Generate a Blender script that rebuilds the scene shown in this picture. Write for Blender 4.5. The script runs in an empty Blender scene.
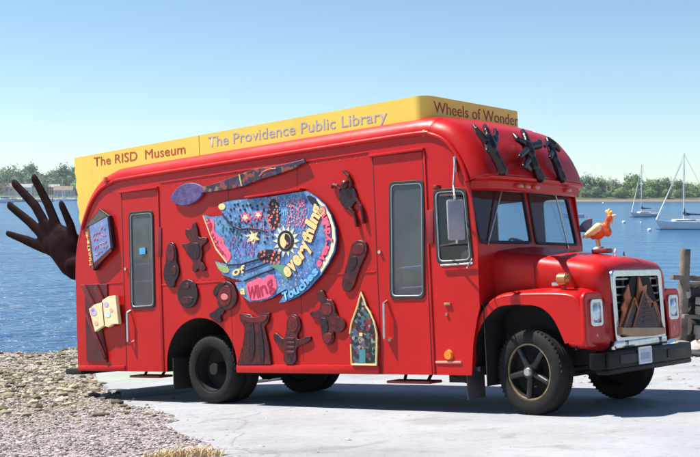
import bpy, bmesh, math, random
import numpy as np
from mathutils import Vector, Matrix, noise
random.seed(7); rng = np.random.default_rng(7)
R = math.radians
scene = bpy.context.scene
COL = scene.collection

# ------------------------------------------------------------------ frames
# camera space (right, down, forward) -> world; the ramp under the bus falls away towards the water
F0 = 1166.874
XC = Vector((0.76211935, -0.07141422, -0.6434859)); YC = Vector((0.64606772, 0.01929048, 0.76303629)); ZC = Vector((-0.04207849, -0.99726019, 0.06084007))
OC = Vector((2.74398462, 2.10638697, 13.82441755))
PIT = math.atan((228.5 - 192.5) / F0); cp, sp = math.cos(PIT), math.sin(PIT)
def c2w(v): return Vector((v.x, -sp * v.y + cp * v.z, -cp * v.y - sp * v.z))
XW, YW, ZW = c2w(XC), c2w(YC), c2w(ZC)
CAMZ = 1.375 / ZW.z
CAM = Vector((0, 0, CAMZ))
OW = c2w(OC) + CAM
BUS = Matrix(((XW.x, YW.x, ZW.x, OW.x), (XW.y, YW.y, ZW.y, OW.y), (XW.z, YW.z, ZW.z, OW.z), (0, 0, 0, 1)))
def b2w(x, y, z=0.): return BUS @ Vector((x, y, z))
def ray(u, v): return Vector(((u - 350) / F0, (v - 228.5) / F0, 1.0))
def S(u, v, y=-1.22):                       # a spot on a plane parallel to the bus side -> (x, z) on the bus
    r = ray(u, v); t = (OC.dot(YC) + y) / r.dot(YC); p = r * t - OC
    return (p.dot(XC), p.dot(ZC))
def FX(u, v, x):                            # a spot on a plane parallel to the bus front -> (y, z)
    r = ray(u, v); t = (OC.dot(XC) + x) / r.dot(XC); p = r * t - OC
    return (p.dot(YC), p.dot(ZC))
def plane_z(X, Y): return -(ZW.x * X + ZW.y * Y) / ZW.z
WATER = CAMZ - 5.5

# ------------------------------------------------------------------ materials
MATS = {}
def mat(name, col, rough=.6, metal=0., coat=0., var=.12, vscale=6., bump=0., bscale=40., spec=.5, col2=None, emit=None, detail=5., coord='Object'):
    if name in MATS: return MATS[name]
    m = bpy.data.materials.new(name); m.use_nodes = True; nt = m.node_tree; b = nt.nodes['Principled BSDF']
    tc = nt.nodes.new('ShaderNodeTexCoord')
    n = nt.nodes.new('ShaderNodeTexNoise'); n.inputs['Scale'].default_value = vscale; n.inputs['Detail'].default_value = detail; n.inputs['Roughness'].default_value = .6
    nt.links.new(tc.outputs[coord], n.inputs['Vector'])
    cr = nt.nodes.new('ShaderNodeValToRGB'); cr.color_ramp.elements[0].position = .3; cr.color_ramp.elements[1].position = .7
    c2 = col2 or tuple(min(1, c * (1 + var)) for c in col); c1 = col if col2 else tuple(c * (1 - var) for c in col)
    cr.color_ramp.elements[0].color = (*c1, 1); cr.color_ramp.elements[1].color = (*c2, 1)
    nt.links.new(n.outputs['Fac'], cr.inputs['Fac']); nt.links.new(cr.outputs['Color'], b.inputs['Base Color'])
    b.inputs['Roughness'].default_value = rough; b.inputs['Metallic'].default_value = metal
    b.inputs['Coat Weight'].default_value = coat; b.inputs['Coat Roughness'].default_value = .08
    b.inputs['Specular IOR Level'].default_value = spec
    if rough > .1:
        mr = nt.nodes.new('ShaderNodeMapRange'); mr.inputs['To Min'].default_value = max(.02, rough * .8); mr.inputs['To Max'].default_value = min(1, rough * 1.2)
        nt.links.new(n.outputs['Fac'], mr.inputs['Value']); nt.links.new(mr.outputs[0], b.inputs['Roughness'])
    if bump:
        n2 = nt.nodes.new('ShaderNodeTexNoise'); n2.inputs['Scale'].default_value = bscale; n2.inputs['Detail'].default_value = 6
        nt.links.new(tc.outputs[coord], n2.inputs['Vector'])
        bp = nt.nodes.new('ShaderNodeBump'); bp.inputs['Strength'].default_value = bump; bp.inputs['Distance'].default_value = .02
        nt.links.new(n2.outputs['Fac'], bp.inputs['Height']); nt.links.new(bp.outputs[0], b.inputs['Normal'])
    MATS[name] = m; return m

def red_paint():
    m = bpy.data.materials.new('red_paint'); m.use_nodes = True; nt = m.node_tree; b = nt.nodes['Principled BSDF']; L = nt.links.new
    tc = nt.nodes.new('ShaderNodeTexCoord')
    n = nt.nodes.new('ShaderNodeTexNoise'); n.inputs['Scale'].default_value = 1.3; n.inputs['Detail'].default_value = 8; n.inputs['Roughness'].default_value = .65
    L(tc.outputs['Object'], n.inputs['Vector'])
    cr = nt.nodes.new('ShaderNodeValToRGB'); cr.color_ramp.elements[0].position = .25; cr.color_ramp.elements[1].position = .75
    cr.color_ramp.elements[0].color = (.40, .0045, .0045, 1); cr.color_ramp.elements[1].color = (.53, .007, .006, 1)
    L(n.outputs['Fac'], cr.inputs['Fac'])
    # brush-rolled touch ups and grime streaks running down the panels
    mp = nt.nodes.new('ShaderNodeMapping'); mp.inputs['Scale'].default_value = (9, 9, .7); L(tc.outputs['Object'], mp.inputs['Vector'])
    n2 = nt.nodes.new('ShaderNodeTexNoise'); n2.inputs['Scale'].default_value = 1.; n2.inputs['Detail'].default_value = 6; L(mp.outputs[0], n2.inputs['Vector'])
    c2 = nt.nodes.new('ShaderNodeValToRGB'); c2.color_ramp.elements[0].position = .58; c2.color_ramp.elements[1].position = .8
    c2.color_ramp.elements[0].color = (0, 0, 0, 1); c2.color_ramp.elements[1].color = (.3, .3, .3, 1); L(n2.outputs['Fac'], c2.inputs['Fac'])
    mx = nt.nodes.new('ShaderNodeMix'); mx.data_type = 'RGBA'; L(c2.outputs[0], mx.inputs[0]); L(cr.outputs[0], mx.inputs[6]); mx.inputs[7].default_value = (.40, .02, .02, 1)
    L(mx.outputs[2], b.inputs['Base Color'])
    mr = nt.nodes.new('ShaderNodeMapRange'); mr.inputs['To Min'].default_value = .26; mr.inputs['To Max'].default_value = .5; L(n.outputs['Fac'], mr.inputs['Value']); L(mr.outputs[0], b.inputs['Roughness']); b.inputs['Specular IOR Level'].default_value = .28
    b.inputs['Coat Weight'].default_value = .14; b.inputs['Coat Roughness'].default_value = .18
    n3 = nt.nodes.new('ShaderNodeTexNoise'); n3.inputs['Scale'].default_value = 2.2; n3.inputs['Detail'].default_value = 3; L(tc.outputs['Object'], n3.inputs['Vector'])
    bp = nt.nodes.new('ShaderNodeBump'); bp.inputs['Strength'].default_value = .25; bp.inputs['Distance'].default_value = .03; L(n3.outputs['Fac'], bp.inputs['Height']); L(bp.outputs[0], b.inputs['Normal'])
    return m
RED = red_paint()
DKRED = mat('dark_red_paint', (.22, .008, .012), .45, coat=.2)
SEAM = mat('seam_sealant', (.08, .006, .008), .7)
YEL = mat('yellow_sign_paint', (.80, .56, .085), .45, var=.05, vscale=1.5)
BLACK = mat('black_rubber', (.018, .017, .017), .65, var=.3)
TYRE = mat('tyre_rubber', (.015, .0145, .0145), .75, var=.35, vscale=9, bump=.2, spec=.2)
DARK = mat('chassis_black', (.006, .0055, .0055), .8, var=.3)
BLKMET = mat('black_bumper_paint', (.007, .007, .008), .5, spec=.2, var=.4, vscale=4)
CHROME = mat('worn_chrome', (.62, .62, .62), .22, metal=1., var=.15, vscale=12)
ALU = mat('brushed_aluminium', (.5, .51, .52), .42, metal=.9, var=.12, vscale=10)
GOLD = mat('rusty_gold_rim', (.36, .26, .13), .45, metal=.6, var=.4, vscale=18)
CARVE = mat('carved_dark_figure', (.008, .002, .003), .36, col2=(.12, .005, .006), vscale=13, bump=.45, bscale=24)
CARVB = mat('carved_black_figure', (.005, .003, .007), .4, col2=(.035, .003, .006), vscale=13, bump=.5, bscale=24)
CARVR = mat('carved_red_figure', (.05, .003, .004), .4, col2=(.20, .007, .008), vscale=9, bump=.4, bscale=24)
HANDM = mat('dark_brown_hand', (.006, .0025, .003), .7, col2=(.020, .005, .006), vscale=4, bump=.8, bscale=9, spec=.04)
INTER = mat('interior_grey', (.05, .05, .055), .8)
INTDK = mat('interior_dark', (.02, .02, .022), .85)
AMBER = mat('amber_lens', (.75, .22, .02), .2, coat=.6, var=.2)
LAMPR = mat('faded_red_lens', (.6, .10, .05), .25, coat=.6, var=.2)
LENS = mat('headlight_lens', (.55, .62, .7), .1, metal=.65, var=.2, vscale=20)
WHITE = mat('white_paint', (.78, .78, .76), .4, var=.06)
def glass(name, tint, refl=1.0, alpha=.7, dust=.10):
    m = bpy.data.materials.new(name); m.use_nodes = True; nt = m.node_tree; nt.nodes.clear(); L = nt.links.new
    o = nt.nodes.new('ShaderNodeOutputMaterial'); t = nt.nodes.new('ShaderNodeBsdfTransparent'); t.inputs[0].default_value = (*tint, 1)
    g = nt.nodes.new('ShaderNodeBsdfGlossy'); g.inputs['Roughness'].default_value = .03; g.inputs[0].default_value = (refl,) * 3 + (1,)
    f = nt.nodes.new('ShaderNodeFresnel'); ge = nt.nodes.new('ShaderNodeNewGeometry'); mi = nt.nodes.new('ShaderNodeMapRange')
    mi.inputs['To Min'].default_value = 1.5; mi.inputs['To Max'].default_value = 1 / 1.5; L(ge.outputs['Backfacing'], mi.inputs['Value']); L(mi.outputs[0], f.inputs[0])
    mx = nt.nodes.new('ShaderNodeMixShader'); L(f.outputs[0], mx.inputs[0]); L(t.outputs[0], mx.inputs[1]); L(g.outputs[0], mx.inputs[2])
    d = nt.nodes.new('ShaderNodeBsdfDiffuse'); d.inputs[0].default_value = (.35, .37, .4, 1)
    n = nt.nodes.new('ShaderNodeTexNoise'); n.inputs['Scale'].default_value = 3; n.inputs['Detail'].default_value = 5
    tc = nt.nodes.new('ShaderNodeTexCoord'); L(tc.outputs['Object'], n.inputs['Vector'])
    mr = nt.nodes.new('ShaderNodeMapRange'); mr.inputs['To Max'].default_value = dust * 2; L(n.outputs['Fac'], mr.inputs['Value'])
    m2 = nt.nodes.new('ShaderNodeMixShader'); L(mr.outputs[0], m2.inputs[0]); L(mx.outputs[0], m2.inputs[1]); L(d.outputs[0], m2.inputs[2])
    L(m2.outputs[0], o.inputs[0]); return m
GLASS = glass('windscreen_glass', (.9, .94, .96), refl=.55, dust=.012)
GLASSD = glass('dusty_door_glass', (.55, .60, .70), dust=.13)

# ------------------------------------------------------------------ object helpers
def link(name, me, m=None, parent=None):
    o = bpy.data.objects.new(name, me); COL.objects.link(o)
    if m is not None:
        me.materials.clear(); me.materials.append(m)
    if parent is not None: o.parent = parent
    return o
def tag(o, label=None, cat=None, group=None, kind=None):
    if label: o['label'] = label
    if cat: o['category'] = cat
    if group: o['group'] = group
    if kind: o['kind'] = kind
    return o
def thing(name, label, cat, loc=(0, 0, 0), rz=0, group=None):
    o = bpy.data.objects.new(name, None); COL.objects.link(o); o.location = loc; o.rotation_euler = (0, 0, rz); o.empty_display_size = .2
    return tag(o, label, cat, group)
def fin(bm, smooth=40):
    me = bpy.data.meshes.new('m'); bmesh.ops.recalc_face_normals(bm, faces=bm.faces) if False else None
    bm.to_mesh(me); bm.free()
    if smooth:
        me.shade_smooth(); me.set_sharp_from_angle(angle=R(smooth))
    return me
class MB:
    def __init__(s): s.bm = bmesh.new()
    def box(s, c, d, rot=None, bev=0.):
        t = bmesh.new(); bmesh.ops.create_cube(t, size=1); bmesh.ops.scale(t, vec=Vector(d), verts=t.verts)
        if bev: bmesh.ops.bevel(t, geom=t.edges[:], offset=bev, segments=2, affect='EDGES', profile=.5)
        if rot is not None: bmesh.ops.rotate(t, cent=(0, 0, 0), matrix=rot, verts=t.verts)
        bmesh.ops.translate(t, vec=Vector(c), verts=t.verts); s.add(t); return s
    def add(s, t):
        me = bpy.data.meshes.new('t'); t.to_mesh(me); t.free(); s.bm.from_mesh(me); bpy.data.meshes.remove(me)
    def cyl(s, a, b, r1, r2=None, n=14, caps=True):
        a, b = Vector(a), Vector(b); r2 = r1 if r2 is None else r2; d = b - a
        t = bmesh.new(); bmesh.ops.create_cone(t, cap_ends=caps, segments=n, radius1=r1, radius2=r2, depth=d.length)
        bmesh.ops.transform(t, matrix=Matrix.Translation((a + b) / 2) @ d.to_track_quat('Z', 'Y').to_matrix().to_4x4(), verts=t.verts); s.add(t); return s
    def ball(s, c, r, sc=(1, 1, 1), n=2, rot=None):
        t = bmesh.new(); bmesh.ops.create_icosphere(t, subdivisions=n, radius=r)
        bmesh.ops.scale(t, vec=Vector(sc), verts=t.verts)
        if rot is not None: bmesh.ops.rotate(t, cent=(0, 0, 0), matrix=rot, verts=t.verts)
        bmesh.ops.translate(t, vec=Vector(c), verts=t.verts); s.add(t); return s
    def tube(s, pts, r, n=8):
        pts = [Vector(p) for p in pts]
        for i in range(len(pts) - 1):
            s.cyl(pts[i], pts[i + 1], r, r, n)
            if i: s.ball(pts[i], r * 1.0, n=1)
        return s
    def lathe(s, prof, c, axis='y', n=40, a0=0., a1=2 * math.pi):
        full = abs(a1 - a0 - 2 * math.pi) < 1e-6; rings = []; c = Vector(c)
        for k in range(n if full else n + 1):
            a = a0 + (a1 - a0) * k / n; ring = []
            for (r, h) in prof:
                if axis == 'y': p = Vector((r * math.cos(a), h, r * math.sin(a)))
                else: p = Vector((r * math.cos(a), r * math.sin(a), h))
                ring.append(s.bm.verts.new(c + p))
            rings.append(ring)
        for k in range(n):
            A = rings[k]; B = rings[(k + 1) % len(rings)]
            for i in range(len(prof) - 1):
                try: s.bm.faces.new((A[i], A[i + 1], B[i + 1], B[i]))
                except ValueError: pass
        return s
    def quad(s, *p):
        s.bm.faces.new([s.bm.verts.new(Vector(q)) for q in p]); return s
    def done(s, name, m, parent=None, smooth=40):
        bmesh.ops.remove_doubles(s.bm, verts=s.bm.verts, dist=1e-5)
        return link(name, fin(s.bm, smooth), m, parent)

def frame(kind, off):                      # plane frames on the bus: 'R' right side, 'L' left side, 'F' front
    if kind == 'R': return Matrix(((1, 0, 0, 0), (0, 0, -1, off), (0, 1, 0, 0), (0, 0, 0, 1)))
    if kind == 'L': return Matrix(((-1, 0, 0, 0), (0, 0, 1, off), (0, 1, 0, 0), (0, 0, 0, 1)))
    if kind == 'F': return Matrix(((0, 0, 1, off), (1, 0, 0, 0), (0, 1, 0, 0), (0, 0, 0, 1)))
    if kind == 'T': return Matrix(((1, 0, 0, 0), (0, 1, 0, 0), (0, 0, 1, off), (0, 0, 0, 1)))
def from_curve(cu, M):
    ob = bpy.data.objects.new('tmp', cu); COL.objects.link(ob)
    dg = bpy.context.evaluated_depsgraph_get(); me = bpy.data.meshes.new_from_object(ob.evaluated_get(dg))
    bpy.data.objects.remove(ob); bpy.data.curves.remove(cu)
    me.transform(M); me.shade_smooth(); me.set_sharp_from_angle(angle=R(35)); return me
def plate(name, loops, m, parent, M, ext=.01, bev=0., res=2, smoothloop=False):
    """flat panel with thickness 2*ext centred on the plane of M; first loop outer, others holes"""
    cu = bpy.data.curves.new('c', 'CURVE'); cu.dimensions = '2D'; cu.fill_mode = 'BOTH'; cu.extrude = max(1e-4, ext - bev); cu.bevel_depth = bev; cu.bevel_resolution = res
    for lp in loops:
        if smoothloop: lp = chaikin(lp, smoothloop if smoothloop is not True else 2)
        sp_ = cu.splines.new('POLY'); sp_.points.add(len(lp) - 1)
        for i, p in enumerate(lp): sp_.points[i].co = (p[0], p[1], 0, 1)
        sp_.use_cyclic_u = True
    return link(name, from_curve(cu, M), m, parent)
def chaikin(lp, n=2):
    for _ in range(n):
        q = []
        for i in range(len(lp)):
            a, b = lp[i], lp[(i + 1) % len(lp)]
            q += [(a[0] * .75 + b[0] * .25, a[1] * .75 + b[1] * .25), (a[0] * .25 + b[0] * .75, a[1] * .25 + b[1] * .75)]
        lp = q
    return lp
def rrect(x0, z0, x1, z1, r, n=5):
    out = []
    for cx, cz, a in ((x1 - r, z1 - r, 0), (x0 + r, z1 - r, 90), (x0 + r, z0 + r, 180), (x1 - r, z0 + r, 270)):
        for k in range(n + 1):
            t = R(a + 90 * k / n); out.append((cx + r * math.cos(t), cz + r * math.sin(t)))
    return out
def inset_quad(pts, r):                    # rounded quad from four corners
    out = []
    for i in range(4):
        p0, p, p2 = Vector(pts[i - 1]), Vector(pts[i]), Vector(pts[(i + 1) % 4])
        a = p + (p0 - p).normalized() * r; b = p + (p2 - p).normalized() * r
        for k in range(5):
            t = k / 4; q = a * (1 - t) ** 2 + p * 2 * t * (1 - t) + b * t * t; out.append((q.x, q.y))
    return out
def grow(lp, d):
    cx = sum(p[0] for p in lp) / len(lp); cz = sum(p[1] for p in lp) / len(lp); w = max(p[0] for p in lp) - min(p[0] for p in lp); h = max(p[1] for p in lp) - min(p[1] for p in lp)
    return [(cx + (p[0] - cx) * (1 + 2 * d / w), cz + (p[1] - cz) * (1 + 2 * d / h)) for p in lp]
def word(txt, size, M, ext=.002, sx=1., align='LEFT', bold=0.):
    cu = bpy.data.curves.new('t', 'FONT'); cu.body = txt; cu.size = size; cu.extrude = ext; cu.align_x = align; cu.offset = bold; cu.resolution_u = 4
    return from_curve(cu, M @ Matrix.Diagonal((sx, 1, 1, 1)))
def text_between(name, txt, p0, p1, cap, M, m, parent, ext=.003, bold=0.):
    """a word whose baseline runs p0 -> p1 on the plane of M, capital height cap"""
    me = word(txt, cap / .73, Matrix.Identity(4), .0012, bold=bold)
    xs = [v.co.x for v in me.vertices]; w = max(xs) - min(xs); x0 = min(xs); d = Vector((p1[0] - p0[0], p1[1] - p0[1])); a = math.atan2(d.y, d.x)
    me.transform(M @ Matrix.Translation((p0[0], p0[1], 0)) @ Matrix.Rotation(a, 4, 'Z') @ Matrix.Diagonal((d.length / w, 1, 1, 1)) @ Matrix.Translation((-x0, 0, 0)))
    return link(name, me, m, parent)
def text_path(name, txt, path, height, M, m, parent, bold=.0, ext=.003, squash=1.):
    """letters one by one along a polyline, standing to the left of it"""
    P = [Vector(p) for p in path]; seg = [(P[i + 1] - P[i]).length for i in range(len(P) - 1)]; T = sum(seg); bm = bmesh.new()
    n = len(txt); WT = [.62 if c in 'iItlf' else 1.25 if c in 'wWmM' else 1. for c in txt]; SW = sum(WT)
    for k, ch in enumerate(txt):
        d = T * (sum(WT[:k]) + WT[k] / 2) / SW; i = 0
        while i < len(seg) - 1 and d > seg[i]: d -= seg[i]; i += 1
        p = P[i].lerp(P[i + 1], d / seg[i]); dr = P[i + 1] - P[i]; a = math.atan2(dr.y, dr.x)
        me = word(ch, 1., Matrix.Identity(4), 0.001, bold=bold)
        xs = [v.co.x for v in me.vertices]; ys = [v.co.y for v in me.vertices]
        if not xs: continue
        w = max(xs) - min(xs); h_ = .75; tw = T * WT[k] / SW * .96 * squash; jr = random.Random(k * 7 + n); a += jr.uniform(-.11, .11); height_ = height * jr.uniform(.88, 1.1)
        me.transform(M @ Matrix.Translation((p.x, p.y, 0)) @ Matrix.Rotation(a, 4, 'Z') @ Matrix.Diagonal((tw / max(w, .12), height_ / h_, ext * 1000, 1)) @ Matrix.Translation((-(max(xs) + min(xs)) / 2, 0, 0)))
        bm.from_mesh(me); bpy.data.meshes.remove(me)
    me = bpy.data.meshes.new('t'); bm.to_mesh(me); bm.free(); return link(name, me, m, parent)
def blob(name, caps, m, parent, voxel=.02, smooth_it=3, M=None):
    """continuous body: tapered capsules (a, b, r1, r2[, flat]) melted together"""
    mb = MB()
    for c in caps:
        a, b, r1, r2 = Vector(c[0]), Vector(c[1]), c[2], c[3]
        mb.cyl(a, b, r1, r2, 16); mb.ball(a, r1, n=2); mb.ball(b, r2, n=2)
    me = bpy.data.meshes.new('b'); mb.bm.to_mesh(me); mb.bm.free()
    ob = bpy.data.objects.new('tmp', me); COL.objects.link(ob)
    r = ob.modifiers.new('r', 'REMESH'); r.mode = 'VOXEL'; r.voxel_size = voxel; r.use_smooth_shade = True
    s = ob.modifiers.new('s', 'SMOOTH'); s.iterations = smooth_it; s.factor = .6
    dg = bpy.context.evaluated_depsgraph_get(); out = bpy.data.meshes.new_from_object(ob.evaluated_get(dg)); bpy.data.objects.remove(ob)
    if M is not None: out.transform(M)
    return link(name, out, m, parent)

# ================================================================== THE BUS
bus = thing('painted_bus', 'red bookmobile bus with yellow roof sign, painted fish and carved figures on its side', 'bus')
bus.matrix_world = BUS
HW = 1.22
prof = [(-8.11, .45, .04), (-8.11, 1.2, .04), (-8.11, 2.0, .05), (-8.085, 2.4, .1), (-7.99, 2.8, .18), (-7.79, 3.14, .2), (-7.5, 3.38, .2), (-7.15, 3.49, .2), (-6.8, 3.52, .2), (-5, 3.525, .2), (-3, 3.525, .2), (-1.35, 3.52, .2), (-1.05, 3.47, .2), (-.81, 3.35, .2), (-.62, 3.14, .2), (-.50, 2.92, .2), (-.44, 2.74, .2)]
def densify(P, n=3):
    out = []
    for i in range(len(P) - 1):
        p0, p1, p2, p3 = [Vector(P[max(0, min(len(P) - 1, j))]) for j in (i - 1, i, i + 1, i + 2)]
        for k in range(n):
            t = k / n; out.append(.5 * ((2 * p1) + (p2 - p0) * t + (2 * p0 - 5 * p1 + 4 * p2 - p3) * t * t + (-p0 + 3 * p1 - 3 * p2 + p3) * t ** 3))
    out.append(Vector(P[-1])); return out
PD = densify(prof, 4)
def nrm(i):
    a, b = PD[max(0, i - 1)], PD[min(len(PD) - 1, i + 1)]; d = Vector((b.x - a.x, b.y - a.y)).normalized(); return Vector((-d.y, d.x))
def bow(x): t = max(0, min(1, (x + 1.5) / .95)); return .10 * t * t * (3 - 2 * t)
bm = bmesh.new(); rows = []; EDGE = []
angs = [(s, k) for s, k in [(-1, a) for a in (90, 75, 60, 45, 30, 15)]] + [(0, y) for y in np.linspace(-.98, .98, 13)] + [(1, a) for a in (15, 30, 45, 60, 75, 90)]
for i, P in enumerate(PD):
    row = []; r = P.z; nn = nrm(i)
    for s, k in angs:
        if s == 0: y = k * (HW - r) / .98; off = 0
        else: y = s * (HW - r + r * math.sin(R(k))); off = r * (1 - math.cos(R(k)))
        crown = .035 * (1 - (y / HW) ** 2) if P.y > 3.3 else 0
        row.append(bm.verts.new((P.x - nn.x * off + bow(P.x) * (1 - (y / HW) ** 2), y, P.y - nn.y * off + crown)))
    EDGE.append((row[0].co.x, row[0].co.z)); rows.append(row)
for a, b in zip(rows[:-1], rows[1:]):
    for i in range(len(a) - 1): bm.faces.new((a[i], b[i], b[i + 1], a[i + 1]))
bmesh.ops.recalc_face_normals(bm, faces=bm.faces)
roof = link('roof_shell', fin(bm, 60), RED, bus)
sm = roof.modifiers.new('t', 'SOLIDIFY'); sm.thickness = .02; sm.offset = -1
# side panels
def arch(cx, cz, rx, rz, n=22, a0=180, a1=0, z0=.45):
    pts = [(cx + rx * math.cos(R(a0 + (a1 - a0) * k / n)), cz + rz * math.sin(R(a0 + (a1 - a0) * k / n))) for k in range(n + 1)]
    return [(pts[0][0], z0)] + pts + [(pts[-1][0], z0)]
top = [(x, z) for x, z in EDGE][::-1]
bottom = [(-8.07, .45)] + arch(-5.27, .56, .72, .65)[0:] + [(-.71, .45), (-.67, .8), (-.60, 1.1), (-.556, 1.22), (-.545, 1.95), (-.62, 2.70)]
doorF_win = inset_quad([S(390.5, 183.5), S(391.5, 297.5), S(424, 297), S(423, 181.5)], .07)
doorR_win = inset_quad([S(130, 213.5), S(132, 308), S(154.5, 306.5), S(152.5, 211.5)], .07)
cab_win = inset_quad([S(434.5, 191), S(438.5, 263), S(472, 261), S(465, 189)], .08)
bottomU = bottom
plate('side_panel', [bottomU + top[:-1], grow(doorF_win, 0), grow(doorR_win, 0), cab_win], RED, bus, frame('R', -HW + .012), .012)
mir = lambda lp: [(-x, z) for x, z in lp]
drv2 = rrect(-1.85, 1.95, -1.3, 2.62, .07)
plate('side_panel', [mir(bottomU + top[:-1]), mir(cab_win), mir(drv2)], RED, bus, frame('L', HW - .012), .012)
# window frames (rubber gasket + metal inner frame) and panes
def window(lp, fr, off, gasket=.010, glassm=GLASS, name='window', metal=True):
    g = plate(name, [grow(lp, .016), grow(lp, -gasket)], BLACK, bus, frame(fr, off), .012, .005)
    plate('pane', [grow(lp, -.01)], glassm, g, frame(fr, off + (.012 if fr == 'R' else -.012)), .002)
    if metal: plate('window_frame', [grow(lp, -gasket + .004), grow(lp, -gasket - .010)], ALU, g, frame(fr, off + (.002 if fr == 'R' else -.002)), .012, .003)
    return g
w = window(doorF_win, 'R', -HW - .004, glassm=GLASSD)
w2 = window(doorR_win, 'R', -HW - .004, glassm=GLASSD)
# hand rails behind the glass, blue sticker
for ww, pts in ((w, ((393, 269, 423, 266), (393, 289, 423, 287))), (w2, ((131, 265, 154, 263), (131, 282, 154, 281)))):
    mb = MB()
    for a, b, c, d in pts:
        p, q = S(a, b), S(c, d); mb.cyl((p[0], -HW + .06, p[1]), (q[0], -HW + .06, q[1]), .017)
    mb.done('door_rail', ALU, ww)
p = S(140, 248); q = S(146, 254)
plate('door_sticker', [[(p[0], q[1]), (q[0], q[1]), (q[0], p[1]), (p[0], p[1])]], mat('blue_sticker', (.08, .35, .6), .5), w2, frame('R', -HW - .012), .0012)
window(cab_win, 'R', -HW - .004)
for lp in (mir(cab_win), mir(drv2)): window(lp, 'L', HW + .004)
# doors: seams, headers, handles, steps
def bar(name, pts, wd, m, y=-HW, th=.012, parent=bus, closed=False):
    mb = MB(); n = len(pts)
    for i in range(n if closed else n - 1):
        a, b = Vector((pts[i][0], y, pts[i][1])), Vector((pts[(i + 1) % n][0], y, pts[(i + 1) % n][1])); d = b - a
        mb.box((a + b) / 2, (d.length + wd * .5, th, wd), rot=Matrix.Rotation(-math.atan2(d.z, d.x), 3, 'Y'), bev=min(th, wd) * .25)
    return mb.done(name, m, parent)
bar('door_seam', [(-2.03, .46), (-2.03, 3.12), (-1.27, 3.10), (-1.27, .46)], .012, SEAM, th=.008)
bar('door_seam', [(-6.90, .46), (-6.90, 3.12), (-6.09, 3.10), (-6.09, .46)], .012, SEAM, th=.008)
bar('door_header', [(-2.06, 3.135), (-1.24, 3.125)], .035, RED, th=.07)
bar('door_header', [(-6.93, 3.13), (-6.06, 3.12)], .035, RED, th=.07)
bar('door_edge_trim', [(-6.06, .46), (-6.06, 3.1)], .03, RED, th=.03)
bar('door_edge_trim', [(-1.235, .46), (-1.235, 3.1)], .03, RED, th=.03)
for u, v0, v1 in ((387.2, 301, 340), (130.5, 311, 343)):
    a, b = S(u, v0), S(u + .8, v1)
    mb = MB(); mb.tube([(a[0], -HW, a[1]), (a[0], -HW - .07, a[1] - .03), (b[0], -HW - .07, b[1] + .03), (b[0], -HW, b[1])], .017); mb.done('grab_handle', CHROME, bus)
for u, v in ((391, 340), (380.5, 252), (126.5, 269)):
    a = S(u, v); mb = MB(); mb.cyl((a[0], -HW + .005, a[1]), (a[0], -HW - .03, a[1]), .022).done('door_latch', CHROME if u != 391 else GOLD, bus)
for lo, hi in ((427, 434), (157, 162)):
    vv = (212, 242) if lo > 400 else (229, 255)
    bar('dark_red_plate', [S((lo + hi) / 2, vv[0]), S((lo + hi) / 2, vv[1])], .10, DKRED, th=.03)  # small plain plates in dark red, right of each door
# mouldings
gut = [(x, z) for x, z in EDGE if z > .5]
for s in (-1, 1):
    mb = MB()
    for i in range(len(EDGE) - 1):
        if EDGE[i][1] < 2.6 and EDGE[i][0] < -5: continue
        a, b = EDGE[i], EDGE[i + 1]; mb.cyl((a[0], s * (HW + .005), a[1]), (b[0], s * (HW + .005), b[1]), .030, n=10); mb.ball((a[0], s * (HW + .005), a[1]), .030, n=1)
    mb.done('rain_gutter', RED, bus)
bar('side_moulding', [(-7.2, 3.20), (-6.95, 3.20)], .012, DKRED)
bar('side_moulding', [(-6.0, 3.185), (-2.1, 3.185)], .014, RED, th=.02)
bar('belt_moulding', [(-6.05, 1.70), (-2.06, 1.70)], .02, RED, th=.016)
bar('belt_moulding', [(-7.95, 1.77), (-6.95, 1.77)], .02, RED, th=.016)
bar('rub_rail', [(-4.52, .505), (-2.08, .505)], .11, RED, th=.05)
bar('rub_rail', [(-8.05, .50), (-6.95, .50)], .07, RED, th=.03)
bar('side_moulding', [(-1.2, .60), (-.85, .60)], .03, mat('pink_strip', (.75, .28, .2), .4), th=.03)
bar('awning_rail', [S(250, 197.6), S(305, 189.6)], .03, RED, y=-HW - .05, th=.12)
MB().cyl((S(449, 355)[0], -HW, S(449, 355)[1]), (S(449, 355)[0], -HW - .03, S(449, 355)[1]), .062, .05, n=20).done('side_reflector', AMBER, bus)
a = S(448, 304); MB().box((a[0], -HW - .01, a[1]), (.09, .03, .03), bev=.006).cyl((a[0] - .02, -HW, a[1] - .12), (a[0] - .02, -HW - .02, a[1] - .12), .018).done('fuel_flap_latch', GOLD, bus)
a = S(103, 182.5); MB().box((a[0] + .1, -HW - .03, a[1] + .03), (.07, .06, .09), bev=.02).done('roof_clearance_lamp', LAMPR, bus)
a = S(423.5, 133); MB().ball((a[0], -HW + .02, a[1]), .045, n=2).done('roof_clearance_lamp', AMBER, bus)
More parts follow.
